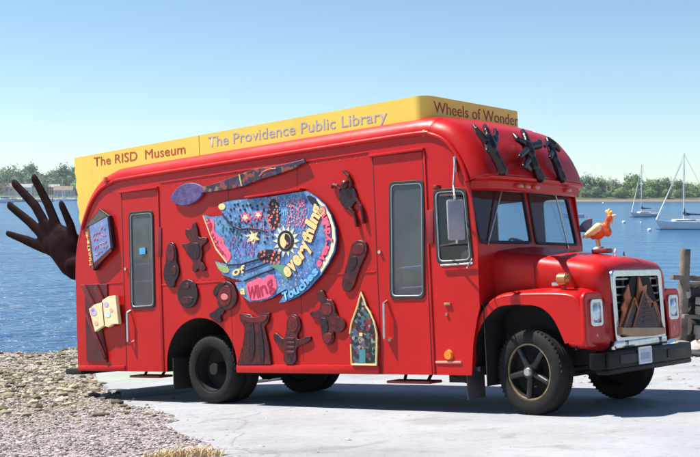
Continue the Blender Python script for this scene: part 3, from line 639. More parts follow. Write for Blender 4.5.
acc('green_leaf', [(218, 261.5), (222, 264.5), (228, 266), (233, 269.5), (231.5, 273), (226, 273), (221, 268)], GRN, sm_=True)
acc('green_stem', [(285, 265), (289, 266), (289, 274), (292, 282), (288.5, 281), (284.5, 274), (278, 268), (272, 266), (277, 264)], mat('sea_green_paint', (.12, .28, .2), .5), sm_=True)
acc('touches_field', [(286.5, 300), (294, 289), (305, 281), (313, 271), (322, 267), (323, 274), (311.5, 287), (301, 295), (290, 300)], mat('mid_blue_paint', (.05, .16, .42), .5), sm_=True)
mb = MB(); strip([(226, 215), (231, 221), (236, 226), (244, 229.5), (252, 228.5), (262, 229.5), (270, 232)], .013, .002); strip([(247, 281), (262, 274.5), (277, 269)], .012, .002); strip([(230, 265), (245, 264), (262, 259), (275, 254)], .012, .0); strip([(237, 271), (250, 270.5), (262, 266), (272, 262)], .009, .0); mb.done('dark_outline', NAVY, fish)
for (u, v, r1, c2) in ((248.5, 217.5, 5.5, CRM), (261.5, 215, 5.2, CRM), (255.5, 237.5, 6.5, CRM)):
    for cc, rad, mm, of in (('flower', r1 * 1.18, PINK if v < 230 else YLW, .001), ('flower_heart', r1 * .62, CRM, .004)):
        pts = []
        for k in range(12 if cc == 'flower' else 10):
            a = 2 * math.pi * k / (12 if cc == 'flower' else 10) + .3; q = rad if k % 2 == 0 else rad * .5; pts.append((u + q * math.cos(a), v + q * math.sin(a)))
        acc(cc, pts, mm, off=of)
u, v = 289, 241; pts = []
for k in range(28):
    a = 2 * math.pi * k / 28; q = 1. if k % 2 == 0 else .60; pts.append((u + 13.5 * q * math.cos(a), v + 16.5 * q * math.sin(a)))
acc('sun_rays', pts, CRM)
ell = lambda u, v, a, b, n=26: [(u + a * math.cos(2 * math.pi * k / n), v + b * math.sin(2 * math.pi * k / n)) for k in range(n)]
acc('sun_ring', ell(289, 241, 8.3, 10.6), NAVY, off=.004); acc('sun_disc', ell(289, 241, 5.6, 7.8), YLW, off=.008)
acc('sun_swirl', [(289, 233.2), (292.5, 235), (294.5, 240), (293.5, 246), (290, 248.8), (287.5, 248), (290, 245), (290.5, 241.5), (288, 239), (288.5, 235.5)], NAVY, off=.012, sm_=True)
acc('sun_eye', ell(291.5, 243.5, 1., 1.3, 10), PINK, off=.015)
def dots(name, cu, cv, du, dv, n, r, m, seed):
    rr_ = random.Random(seed); mb = MB(); k = 0; pts = []
    while k < n:
        a = cu + du * rr_.uniform(-1, 1); b = cv + dv * rr_.uniform(-1, 1)
        if any((a - c) ** 2 + (b - d) ** 2 < (r * 85) ** 2 * 3.2 for c, d in pts): k += 1; continue
        pts.append((a, b)); x, z = S(a, b); mb.cyl((x, -HW - .056, z), (x, -HW - .0625, z), r, n=7); k += 1
    mb.done(name, m, fish)
acc('dark_swatch', ell(277, 214, 6.2, 15.5, 14), NAVY, off=-.001); acc('dark_swatch', ell(272, 256, 12, 6.5, 14), NAVY, off=-.001); dots('pale_dots', 300, 212, 10, 14, 90, .012, mat('pale_pink_dot', (.7, .4, .45), .5), 13); dots('green_dots', 232, 232, 12, 12, 50, .016, mat('dull_green_dot', (.06, .2, .14), .5), 15); dots('navy_dots', 255, 224, 22, 20, 90, .018, NAVY, 16); dots('orange_dots', 277, 214, 5.2, 15, 70, .020, ORG, 1); dots('orange_dots', 273, 257, 10, 6, 70, .02, ORG, 2); dots('pink_dots', 300, 213, 9, 14, 110, .014, PINK, 3); dots('lilac_dots', 245, 247, 14, 9, 90, .016, PUR, 4); dots('pink_dots', 264, 224, 12, 8, 50, .012, PINK, 5); dots('pale_dots', 290, 207, 12, 9, 60, .011, LBL, 6)
text_path('letter_outline', 'everything', px([(290, 278), (297, 271.5), (303, 264), (309, 255), (313, 245), (317.5, 232), (322, 219), (325, 207)]), 0.205, frame('R', -HW - .061), DRD if 'T' not in 'x' else NAVY, fish, bold=.085)
text_path('lettering', 'everything', px([(290, 278), (297, 271.5), (303, 264), (309, 255), (313, 245), (317.5, 232), (322, 219), (325, 207)]), 0.205, frame('R', -HW - .066), YLW, fish, bold=.045)
text_path('letter_outline', 'everything', px([(322.5, 268), (328.5, 258), (332.5, 247), (334, 236), (333.2, 226), (329.8, 216), (324.5, 207)]), 0.118, frame('R', -HW - .061), DRD if 'T' not in 'x' else NAVY, fish, bold=.085)
text_path('lettering', 'everything', px([(322.5, 268), (328.5, 258), (332.5, 247), (334, 236), (333.2, 226), (329.8, 216), (324.5, 207)]), 0.118, frame('R', -HW - .066), PINK, fish, bold=.045)
text_path('letter_outline', 'Touches', px([(287, 301), (297, 296), (306, 290), (314, 281), (322, 272)]), 0.125, frame('R', -HW - .061), DRD if 'T' not in 'T' else NAVY, fish, bold=.085)
text_path('lettering', 'Touches', px([(287, 301), (297, 296), (306, 290), (314, 281), (322, 272)]), 0.125, frame('R', -HW - .066), LBL, fish, bold=.045)
text_path('lettering', 'Wing', px([(250.5, 298.5), (259, 298), (268, 294), (278.5, 287)]), .19, frame('R', -HW - .063), mat('deep_pink_paint', (.45, .02, .06), .5), fish, bold=.01, squash=.9)
text_path('lettering', 'of', px([(236, 276), (249, 272)]), .11, frame('R', -HW - .063), YLW, fish, bold=.03)
text_path('lettering', 'a', px([(243.5, 294), (248.5, 294)]), .11, frame('R', -HW - .063), YLW, fish, bold=.03)
text_path('lettering', 'flutter', px([(208.5, 219), (213.5, 233), (220, 248), (228.5, 259.5)]), .085, frame('R', -HW - .063), mat('deep_pink_paint', (.45, .02, .06), .5), fish)
acc('yellow_snout', ell(225, 206.8, 3.4, 3.2, 12), YLW, off=.001)
# ---- the brush
def z5(l): return px(l, 160, 155, 4.667)
BLADE = mat('purple_brush_blade', (.04, .035, .13), .5, col2=(.16, .10, .28), vscale=12, bump=.4)
def patch_mat(name, cols, sc):
    m = bpy.data.materials.new(name); m.use_nodes = True; nt = m.node_tree; b = nt.nodes['Principled BSDF']; L = nt.links.new
    tc = nt.nodes.new('ShaderNodeTexCoord'); v = nt.nodes.new('ShaderNodeTexVoronoi'); v.inputs['Scale'].default_value = sc; L(tc.outputs['Object'], v.inputs['Vector'])
    cr = nt.nodes.new('ShaderNodeValToRGB'); cr.color_ramp.interpolation = 'CONSTANT'; cr.color_ramp.elements[0].color = (*cols[0], 1); cr.color_ramp.elements[1].color = (*cols[1], 1); cr.color_ramp.elements[1].position = 1 / len(cols)
    for i, c in enumerate(cols[2:], 2): q = cr.color_ramp.elements.new(i / len(cols)); q.color = (*c, 1)
    s = nt.nodes.new('ShaderNodeSeparateColor'); L(v.outputs['Color'], s.inputs[0]); L(s.outputs[0], cr.inputs[0]); L(cr.outputs[0], b.inputs['Base Color']); b.inputs['Roughness'].default_value = .45; return m
HNDL = patch_mat('mosaic_dark', [(.03, .02, .05), (.05, .03, .02), (.08, .02, .05), (.25, .05, .04), (.04, .05, .12), (.02, .015, .03), (.22, .16, .09), (.05, .02, .06)], 16)
br = plate('painted_brush', [z5([(60, 205), (75, 178), (90, 160), (115, 142), (140, 133), (170, 133), (195, 142), (213, 155), (211, 175), (195, 200), (170, 222), (130, 236), (90, 230)])], BLADE, bus, frame('R', -HW - .03), .025, .008, smoothloop=True)
plate('brush_handle', [z5([(210, 152), (260, 140), (330, 115), (400, 90), (450, 70), (520, 60), (600, 45), (685, 24), (690, 34), (620, 68), (560, 90), (480, 114), (400, 145), (330, 160), (260, 170), (210, 174)])], HNDL, br, frame('R', -HW - .04), .025, .008)
mb = MB(); a, b = z5([(388, 92), (399, 145)]); mb.cyl((a[0], -HW - .07, a[1]), (b[0], -HW - .07, b[1]), .012)
mb.done('brush_band', YLW, br); mb = MB()
P = z5([(480, 100), (500, 78), (530, 66), (558, 64)])
for a, b in zip(P[:-1], P[1:]): mb.cyl((a[0], -HW - .066, a[1]), (b[0], -HW - .066, b[1]), .008)
mb.done('brush_stripe', ORG, br)
# ---- carved figures
def fig(name, base, k, ox, oy, m, ext=.016, sm_=True, extras=(), y=.016):
    o = plate(name, [px(base, ox, oy, k)], m, bus, frame('R', -HW - y), ext, .008, smoothloop=1 if sm_ else False)
    for nm, pts, mm, dy in extras: plate(nm, [px(pts, ox, oy, k)], mm, o, frame('R', -HW - y - dy * .6), .006, .004, smoothloop=1)
    return o
Z2 = (4.567, 155, 210)
fig('carved_figure', [(65, 160), (80, 147), (96, 160), (103, 200), (102, 238), (115, 262), (110, 305), (96, 325), (94, 350), (76, 352), (62, 345), (45, 305), (50, 260), (58, 235), (57, 190)], *Z2, CARVB, extras=[('carved_face', [(62, 170), (80, 155), (95, 175), (96, 225), (80, 235), (62, 220)], CARVR, .03), ('carved_arm', [(90, 255), (105, 262), (100, 300), (85, 290)], CARVE, .03)])
fig('carved_figure', [(185, 53), (198, 80), (203, 132), (240, 125), (243, 145), (215, 165), (222, 200), (212, 235), (230, 250), (238, 272), (215, 278), (205, 262), (190, 285), (175, 272), (185, 235), (160, 210), (155, 180), (133, 172), (130, 155), (155, 158), (180, 140), (165, 138), (148, 120), (145, 85), (170, 95)], *Z2, CARVE, extras=[('carved_torso', [(158, 165), (200, 145), (215, 180), (205, 225), (175, 220), (155, 195)], CARVB, .03)])
fig('carved_mask', [(155 + 45 * math.cos(t), 383 + 64 * math.sin(t)) for t in np.linspace(0, 5.9, 16)], *Z2, CARVB, sm_=False, extras=[('carved_eye', [(140, 335), (160, 332), (168, 355), (145, 358)], CARVE, .03), ('carved_mouth', [(125, 400), (180, 395), (178, 425), (135, 430)], CARVE, .03)])
fig('carved_mask', [(325, 325), (355, 335), (378, 370), (380, 410), (360, 445), (325, 458), (295, 440), (290, 400), (272, 385), (285, 350)], *Z2, CARVE, extras=[('carved_face', [(310, 350), (345, 345), (358, 380), (350, 425), (322, 442), (300, 415), (298, 375)], CARVR, .03), ('carved_hair', [(272, 380), (285, 348), (318, 328), (332, 335), (312, 352), (298, 372), (290, 390)], CARVB, .035), ('painted_lips', [(312, 390), (322, 382), (338, 388), (345, 402), (328, 412), (314, 405)], mat('pale_pink_paint', (.7, .2, .18), .5), .042)])
Z3 = (3.889, 210, 280)
fig('carved_bow', [(20, 125), (40, 105), (62, 108), (58, 130), (42, 138), (50, 165), (22, 160), (28, 145), (3, 145), (5, 130)], *Z3, CARVB)
E = fig('carved_dress', [(120, 132), (160, 136), (180, 155), (205, 130), (236, 130), (230, 162), (215, 180), (232, 250), (241, 326), (113, 327), (135, 250), (143, 180), (125, 160)], *Z3, CARVE, sm_=False, extras=[('carved_fold', [(160, 170), (178, 160), (182, 300), (155, 320)], CARVB, .03), ('carved_fold', [(195, 165), (206, 170), (222, 318), (198, 318)], CARVB, .03), ('carved_collar', [(130, 134), (175, 150), (230, 133), (225, 160), (178, 165), (140, 158)], CARVR, .032)])
fig('carved_bee', [(330, 133), (352, 145), (357, 185), (342, 213), (344, 236), (375, 225), (393, 218), (397, 232), (372, 248), (350, 254), (337, 265), (340, 326), (290, 326), (298, 265), (275, 258), (258, 240), (252, 210), (266, 208), (290, 234), (303, 212), (305, 150)], *Z3, CARVE, extras=[('carved_face', [(312, 150), (330, 140), (348, 152), (350, 185), (330, 205), (313, 185)], CARVR, .03)] + [('carved_stripe', [(302, z), (334, z + 1), (334, z + 8), (302, z + 7)], CARVR, .03) for z in (222, 240, 258, 276)] + [('carved_body', [(300, 215), (336, 215), (336, 300), (300, 300)], CARVB, .022)])
fig('carved_doll', [(425, 45), (445, 42), (457, 78), (485, 80), (495, 140), (530, 158), (528, 188), (503, 207), (482, 192), (487, 235), (465, 254), (445, 240), (440, 200), (430, 150), (398, 142), (395, 125), (430, 118), (440, 90), (420, 68)], *Z3, CARVE, extras=[('carved_apron', [(432, 148), (462, 150), (468, 200), (446, 205)], CARVB, .03), ('carved_shawl', [(440, 95), (480, 90), (480, 135), (445, 135)], CARVR, .03), ('carved_boot', [(447, 212), (478, 205), (482, 232), (464, 248), (449, 236)], CARVR, .03)])
Z8 = (3.267, 320, 160)
ins = fig('carved_insect', [(70, 92), (90, 84), (112, 88), (127, 125), (97, 167), (66, 135)], *Z8, CARVB)
mb = MB()
def limb(pts, r=.022):
    P = px(pts, 320, 160, 3.267); mb.tube([(p[0], -HW - .03, p[1]) for p in P], r, 8)
limb([(100, 95), (107, 75), (100, 52), (82, 36)]); limb([(72, 97), (62, 85), (48, 82), (44, 92)]); limb([(122, 125), (140, 150), (148, 208)]); limb([(102, 155), (118, 175), (126, 218)]); mb.ball((S(320 + 88 / 3.267, 160 + 80 / 3.267)[0], -HW - .03, S(320 + 88 / 3.267, 160 + 80 / 3.267)[1]), .06)
mb.done('insect_limbs', CARVE, ins)
fig('carved_figure', [(112, 270), (135, 263), (157, 272), (156, 302), (140, 335), (128, 365), (112, 415), (98, 430), (80, 425), (76, 400), (92, 345), (98, 320), (106, 290)], *Z8, CARVE, extras=[('carved_torso', [(104, 318), (128, 316), (122, 355), (98, 362)], CARVB, .03), ('carved_face', [(116, 275), (150, 275), (148, 305), (112, 308)], CARVR, .03)])
# house with mosaic
hs = [(595, 50), (607, 80), (614, 103), (630, 128), (646, 165), (656, 212), (654, 330), (558, 328), (555, 250), (551, 207), (558, 165), (572, 127), (581, 102), (587, 76)]
HM = patch_mat('mosaic_bright', [(.015, .012, .018), (.22, .02, .03), (.05, .10, .20), (.01, .01, .012), (.03, .025, .02), (.04, .14, .12), (.28, .26, .2), (.02, .02, .03)], 24)
h_ = fig('mosaic_house', hs, *Z3, HM, sm_=False)
mb = MB(); P = px(hs, 210, 280, 3.889)
for i in (0, 1, 2, 3, 4, 5, 6, 7, 9, 10, 11, 12, 13):
    a, b = P[i], P[(i + 1) % 14]; mb.cyl((a[0], -HW - .034, a[1]), (b[0], -HW - .034, b[1]), .012); mb.ball((a[0], -HW - .034, a[1]), .012, n=1)
mb.done('yellow_edging', YLW, h_)
plate('house_door', [px([(588, 270), (612, 270), (612, 322), (588, 322)], 210, 280, 3.889)], mat('teal_paint', (.06, .22, .24), .5), h_, frame('R', -HW - .035), .004)
plate('house_light', [px([(588, 205), (600, 205), (600, 218), (588, 218)], 210, 280, 3.889)], YLW, h_, frame('R', -HW - .035), .004)
# books at the rear
Z6 = (5.72, 80, 200)
bk = plate('carved_book', [px([(58, 150), (135, 55), (185, 92), (208, 270), (100, 400), (82, 385)], 80, 200, 5.72)], CARVB, bus, frame('R', -HW - .04), .035, .008)
plate('book_cover', [px([(78, 155), (180, 97), (200, 272), (104, 360)], 80, 200, 5.72)], mat('blue_book_cover', (.10, .20, .42), .45, col2=(.25, .32, .55), vscale=9), bk, frame('R', -HW - .078), .006, .002)
plate('book_pages', [px([(62, 148), (135, 62), (178, 92), (80, 150)], 80, 200, 5.72)], mat('old_page_edge', (.05, .06, .05), .7, col2=(.13, .12, .1), vscale=30), bk, frame('R', -HW - .078), .004)
plate('book_edge', [px([(104, 362), (201, 275), (206, 292), (112, 385)], 80, 200, 5.72)], CARVR, bk, frame('R', -HW - .078), .006)
Q = px([(78, 155), (180, 97), (200, 272), (104, 360)], 80, 200, 5.72)
for i, t_ in enumerate(('HOW', 'THE', 'SEA', 'SINGS')):
    f0 = .2 + .2 * i; a = Vector(Q[0]).lerp(Vector(Q[3]), f0 + .06); b = Vector(Q[1]).lerp(Vector(Q[2]), f0 + .06)
    if i != 9: mb = MB(); [mb.cyl((a.lerp(b, q0)[0], -HW - .085, a.lerp(b, q0)[1] + random.uniform(-.04, .04)), (a.lerp(b, q0 + .10)[0], -HW - .085, a.lerp(b, q0 + .10)[1] + random.uniform(-.04, .04)), .007, n=6) for q0 in (.15, .3, .45, .6, .75)]; mb.done('cover_marks', PINK, bk)
plate('book_spine', [px([(62, 170), (76, 160), (102, 392), (90, 398)], 80, 200, 5.72)], mat('spine_orange', (.25, .06, .02), .5), bk, frame('R', -HW - .078), .004)
text_path('spine_lettering', 'MARITIME', px([(94, 372), (86, 300), (78, 235), (70, 180)], 80, 200, 5.72), .06, frame('R', -HW - .083), YLW, bk)
Z7 = (3.97, 70, 265)
bc = plate('book_case', [px([(62, 78), (150, 78), (152, 150), (120, 200), (150, 360), (150, 385), (70, 380)], 70, 265, 3.97)], mat('dark_red_shelf', (.05, .008, .01), .6, col2=(.12, .01, .012), vscale=4), bus, frame('R', -HW - .012), .008, .003)
mb = MB()
for a, b, wd in (((62, 85), (140, 235), .10), ((75, 195), (150, 370), .07), ((110, 85), (140, 150), .11)):
    p, q = S(70 + a[0] / 3.97, 265 + a[1] / 3.97), S(70 + b[0] / 3.97, 265 + b[1] / 3.97); d = Vector((q[0] - p[0], 0, q[1] - p[1]))
    mb.box(((p[0] + q[0]) / 2, -HW - .035, (p[1] + q[1]) / 2), (d.length, .04, wd), rot=Matrix.Rotation(-math.atan2(d.z, d.x), 3, 'Y'), bev=.008)
mb.done('leaning_books', CARVR, bc)
ob_ = plate('open_book', [px([(97, 175), (118, 158), (147, 150), (150, 140), (175, 125), (200, 122), (213, 232), (190, 232), (172, 245), (155, 238), (120, 262)], 70, 265, 3.97)], mat('open_book_page', (.78, .66, .30), .6, col2=(.82, .76, .5), vscale=5), bus, frame('R', -HW - .07), .03, .006)
for u, v, r1, mm in ((103, 187, 14, PUR), (112, 175, 10, PUR), (165, 155, 11, PUR), (172, 195, 12, LBL), (126, 230, 9, ORG), (185, 178, 8, ORG)):
    plate('page_picture', [px(ell(u if u > 110 else u + 12, v, r1 * .9, r1, 10), 70, 265, 3.97)], mat('faded_' + mm.name, tuple(min(1, c + .25) for c in ((.3, .2, .45) if mm is PUR else (.35, .45, .6) if mm is LBL else (.6, .2, .1))), .6), ob_, frame('R', -HW - .102), .002)
a, b = S(70 + 149 / 3.97, 265 + 148 / 3.97), S(70 + 158 / 3.97, 265 + 238 / 3.97); MB().cyl((a[0], -HW - .1, a[1]), (b[0], -HW - .1, b[1]), .008).done('book_gutter', CARVR, ob_)

# ---- big hand at the rear
hy = -.92
def hp(x, y, dy=0.): a = S(x / 3.515, 160 + y / 3.515, hy); return (a[0], hy + dy, a[1])
caps = [(hp(215, 300), hp(262, 372), .30, .26), (hp(175, 300), hp(215, 300), .19, .28), (hp(215, 270), hp(250, 300), .22, .26), (hp(262, 372), hp(285, 395), .24, .14), (hp(180, 300), hp(240, 370), .15, .20),
        (hp(160, 310), hp(95, 282, -.04), .115, .095), (hp(95, 282, -.04), hp(36, 258, -.10), .092, .062),
        (hp(175, 290), hp(110, 220, -.03), .115, .10), (hp(110, 220, -.03), hp(45, 160, -.12), .10, .08),
        (hp(190, 280), hp(125, 160, -.02), .12, .105), (hp(125, 160, -.02), hp(60, 82, -.10), .105, .085),
        (hp(215, 270), hp(170, 155, -.02), .12, .105), (hp(170, 155, -.02), hp(132, 64, -.12), .105, .085),
        (hp(265, 320), hp(258, 230, -.10), .14, .10), (hp(258, 230, -.10), hp(235, 155, -.2), .10, .075)]
caps = [(c[0], c[1], c[2] * (.88 if k > 4 else .92), c[3] * (.92 if k > 4 else .92)) for k, c in enumerate(caps)]
hand = blob('giant_hand', caps, HANDM, bus, .025, 12)
hand.data.transform(Matrix.Translation((0, hy, 0)) @ Matrix.Diagonal((1, .55, 1, 1)) @ Matrix.Translation((0, -hy, 0)))
a = hp(262, 370); blob('hand_arm', [(a, (-8.05, hy + .1, a[2] + .05), .17, .15)], HANDM, hand, .03, 2)
# ---- arms and hands reaching over the cap
def capx(z):                                # outer face of the cap at height z
    for i in range(len(PD) - 1):
        if PD[i].x > -1.4 and PD[i].y >= z >= PD[i + 1].y:
            t = (PD[i].y - z) / max(1e-6, PD[i].y - PD[i + 1].y); x = PD[i].x * (1 - t) + PD[i + 1].x * t; return x + bow(x)
    return -1.0 if z > 3 else -.35
def cp_(x, y, lift=.05, up=0.):
    u, v = 460 + x / 5.077, 110 + y / 5.077; xx = -.5
    for _ in range(12): yy, zz = FX(u, v, xx + lift); xx = .5 * xx + .5 * capx(min(3.5, zz))
    return (xx + lift, yy, zz)
arms = [[(cp_(216, 308), cp_(190, 255, .07), .085, .075), (cp_(190, 255, .07), cp_(160, 195, .10), .075, .075), (cp_(160, 195, .10), cp_(140, 150, .12), .095, .105), (cp_(165, 175, .1), cp_(175, 150, .12), .07, .08),
         (cp_(130, 155, .13), cp_(95, 115, .16), .06, .05), (cp_(95, 115, .16), cp_(68, 76, .16), .05, .028), (cp_(150, 145, .13), cp_(135, 105, .17), .06, .05), (cp_(135, 105, .17), cp_(125, 78, .17), .05, .035), (cp_(178, 150, .12), cp_(185, 120, .15), .055, .045), (cp_(185, 120, .15), cp_(176, 98, .15), .045, .03), (cp_(140, 175, .12), cp_(138, 205, .16), .05, .035), (cp_(120, 140, .14), cp_(84, 95, .2), .045, .035)],
        [(cp_(410, 345), cp_(380, 290, .07), .085, .07), (cp_(380, 290, .07), cp_(355, 225, .10), .075, .085), (cp_(355, 225, .1), cp_(340, 180, .12), .095, .09), (cp_(330, 170, .13), cp_(295, 150, .15), .06, .05), (cp_(295, 150, .15), cp_(272, 122, .15), .05, .03), (cp_(340, 160, .13), cp_(330, 130, .15), .06, .055), (cp_(330, 130, .15), cp_(318, 106, .15), .055, .04), (cp_(355, 185, .12), cp_(400, 178, .14), .07, .075), (cp_(375, 190, .12), cp_(402, 165, .16), .05, .06), (cp_(335, 205, .13), cp_(305, 235, .17), .06, .04), (cp_(345, 255, .1), cp_(325, 285, .15), .06, .045), (cp_(350, 300, .08), cp_(322, 275, .12), .05, .04)],
        [(cp_(520, 350), cp_(500, 300, .07), .075, .07), (cp_(500, 300, .07), cp_(478, 245, .1), .07, .065), (cp_(478, 245, .1), cp_(465, 205, .12), .07, .07), (cp_(465, 205, .12), cp_(445, 150, .15), .06, .055), (cp_(450, 155, .15), cp_(475, 175, .15), .055, .06), (cp_(475, 175, .14), cp_(503, 205, .12), .06, .035), (cp_(462, 215, .13), cp_(460, 240, .18), .045, .035), (cp_(440, 165, .15), cp_(432, 185, .18), .04, .03)]]
ARMM = mat('dark_carved_arm', (.005, .002, .003), .3, col2=(.022, .005, .005), vscale=9, bump=.4, bscale=22)
for a in arms: blob('reaching_arm', [(c[0], c[1], c[2] * .78, c[3] * .72) for c in a], ARMM, bus, .011, 2)
# ---- bird on the hood
def bp_(x, y, dy=0.): a = S(570 + x / 7.61, 200 + y / 7.61, 0.); return (a[0], dy, a[1])
BR_ = mat('bird_red', (.62, .05, .015), .4, col2=(.75, .14, .02), vscale=7, coat=.2); BO = mat('bird_orange', (.85, .34, .08), .4, col2=(.85, .5, .2), vscale=14); BY = mat('bird_cream_yellow', (.8, .55, .22), .45, col2=(.82, .68, .38), vscale=12)
bird = blob('bird_ornament', [(bp_(240, 225), bp_(215, 255), .078, .075), (bp_(215, 255), bp_(175, 280), .07, .035), (bp_(255, 215), bp_(285, 245), .07, .055), (bp_(275, 220), bp_(285, 160), .05, .03), (bp_(285, 160), bp_(303, 130), .03, .04), (bp_(303, 130), bp_(310, 145), .04, .03)], BR_, bus, .008, 2)
blob('crest', [(bp_(296, 108), bp_(280, 88), .022, .022), (bp_(296, 105), bp_(298, 78), .022, .02), (bp_(300, 108), bp_(316, 92), .02, .018)], BO, bird, .006, 1)
blob('beak', [(bp_(325, 120), bp_(350, 112), .016, .006), (bp_(325, 124), bp_(346, 126), .013, .005)], BY, bird, .004, 1)
blob('wattle', [(bp_(315, 150), bp_(320, 172), .014, .018)], BO, bird, .005, 1)
for s in (-1, 1):
    w_ = blob('wing', [(bp_(235, 205, s * .06), bp_(165, 255, s * .065), .05, .035), (bp_(165, 255, s * .065), bp_(108, 290, s * .05), .035, .008), (bp_(240, 225, s * .06), bp_(190, 262, s * .065), .03, .02)], BY, bird, .007, 1)
for s in (-1, 1):
    MB().cyl(bp_(212, 300, s * .03), bp_(218, 350, s * .03), .014, .012).box(bp_(225, 362, s * .03), (.07, .035, .02), bev=.006).done('leg', BO, bird)
a = bp_(245, 388); MB().box(a, (.20, .16, .05), bev=.012).done('base', DKRED, bird)
a = bp_(215, 372, -.05); MB().ball(a, .032, (1.2, .6, .7)).done('white_knob', WHITE, bird)
def tri(l): return [S(570 + x / 7.61, 200 + y / 7.61, 0.) for x, y in l]
tf = plate('mirror_fan', [tri([(70, 242), (76, 205), (98, 172), (130, 152), (165, 146), (164, 190), (160, 240), (120, 243)])], mat('mirror_navy', (.02, .022, .06), .4, col2=(.05, .05, .1), vscale=10), bird, frame('R', .0), .012, .005)  # fan-shaped panel standing for the far side mirror, hung on the bird
MB().cyl(bp_(160, 235), bp_(200, 262), .008).ball(bp_(145, 145), .014).done('fan_stem', BR_, tf)
a = bp_(345, 400); MB().ball((a[0], 0, a[2] + .01), .03, (.6, .6, 1.3)).cyl((a[0], 0, a[2] - .04), (a[0], 0, a[2]), .012).done('hood_emblem', WHITE, bus)
a = bp_(410, 405); MB().cyl((a[0], 0, a[2] - .03), (a[0], 0, a[2] + .02), .012, .005).done('hood_latch', BLACK, bus)

# ================================================================== GROUND
def shore(X):
    t = max(0, min(1, (X + 7) / 13)); t = t * t * (3 - 2 * t); return 41.2 * (1 - t) + 26.0 * t
def in_poly(x, y, P):
    c = False; j = len(P) - 1
    for i in range(len(P)):
        if (P[i][1] > y) != (P[j][1] > y) and x < (P[j][0] - P[i][0]) * (y - P[i][1]) / (P[j][1] - P[i][1]) + P[i][0]: c = not c
        j = i
    return c
def rag(P, amp, step_=.35, seed=3):
    out = []
    for i in range(len(P)):
        a, b = Vector(P[i][:2]), Vector(P[(i + 1) % len(P)][:2]); n = max(1, int((b - a).length / step_)) if P[i][2] else 1
        for k in range(n):
            p = a.lerp(b, k / n); o = noise.noise(Vector((p.x * 1.3, p.y * 1.3, seed))) * amp + noise.noise(Vector((p.x * 5, p.y * 5, seed))) * amp * .5 if P[i][2] else 0
            d = (b - a).normalized() if n > 0 else Vector((1, 0)); out.append((p.x - d.y * o, p.y + d.x * o))
    return out
SLAB = rag([(-7.55, 7.5, 0), (-7.55, -.95, 1), (-6.9, -1.5, 1), (-5.76, -1.85, 1), (-4.2, -2.7, 1), (-2.46, -3.95, 1), (-.73, -4.95, 1), (1.5, -7.5, 1), (1.5, -14, 0), (20, -14, 0), (17, 11, 1), (4, 12.6, 1), (-3, 9.5, 1)], .22)
UP = rag([(-7.45, 6.0, 0), (-7.45, -.85, 1), (-8.6, -.15, 1), (-11.94, 2.05, 1), (-19, 7.5, 0), (-16, 12, 0), (-9, 9, 0)], .16, seed=9)
def gz(X, Y, detail=True):
    z = plane_z(max(-26, min(26, X)), Y); ov = Y - shore(X)
    if ov > 0:
        t = max(0, min(1, (X + 7) / 13)); z -= min(ov, 8) * (.06 + .8 * t) + max(0, ov - 8) * .02
    if Y > -3 and X < -14: z += 0
    z = max(z, WATER - 4.5)
    if Y < -5: z = plane_z(X, -5) + (-5 - Y) * .03
    if detail:
        q = BUS.inverted() @ Vector((X, Y, z))
        if not (in_poly(q.x, q.y, SLAB) or in_poly(q.x, q.y, UP)):
            z += .03 * noise.noise(Vector((X * .7, Y * .7, 0))) + .018 * noise.noise(Vector((X * 3, Y * 3, 1)))
            if Y > 15 and X < -3: z += min(1, (Y - 15) / 8) * (.16 * noise.noise(Vector((X * .5, Y * .5, 4))) + .05 * noise.noise(Vector((X * 1.7, Y * 1.7, 4))))
        else: z -= .004
    return z
def gravel_mat():
    m = bpy.data.materials.new('gravel'); m.use_nodes = True; nt = m.node_tree; b = nt.nodes['Principled BSDF']; L = nt.links.new
    tc = nt.nodes.new('ShaderNodeTexCoord')
    v = nt.nodes.new('ShaderNodeTexVoronoi'); v.inputs['Scale'].default_value = 34; L(tc.outputs['Object'], v.inputs['Vector'])
    n = nt.nodes.new('ShaderNodeTexNoise'); n.inputs['Scale'].default_value = .6; n.inputs['Detail'].default_value = 8; L(tc.outputs['Object'], n.inputs['Vector'])
    s = nt.nodes.new('ShaderNodeSeparateColor'); L(v.outputs['Color'], s.inputs[0])
    cr = nt.nodes.new('ShaderNodeValToRGB'); e = cr.color_ramp.elements; e[0].color = (.13, .11, .10, 1); e[1].color = (.58, .51, .51, 1); q = e.new(.4); q.color = (.24, .20, .19, 1); q = e.new(.75); q.color = (.36, .30, .28, 1); L(s.outputs[0], cr.inputs[0])
    mx = nt.nodes.new('ShaderNodeMix'); mx.data_type = 'RGBA'; L(n.outputs['Fac'], mx.inputs[0]); L(cr.outputs[0], mx.inputs[6]); mx.inputs[7].default_value = (.30, .25, .235, 1); L(mx.outputs[2], b.inputs['Base Color'])
    bp = nt.nodes.new('ShaderNodeBump'); bp.inputs['Strength'].default_value = .9; bp.inputs['Distance'].default_value = .02; bp.invert = True; L(v.outputs['Distance'], bp.inputs['Height']); L(bp.outputs[0], b.inputs['Normal']); b.inputs['Roughness'].default_value = .95; return m
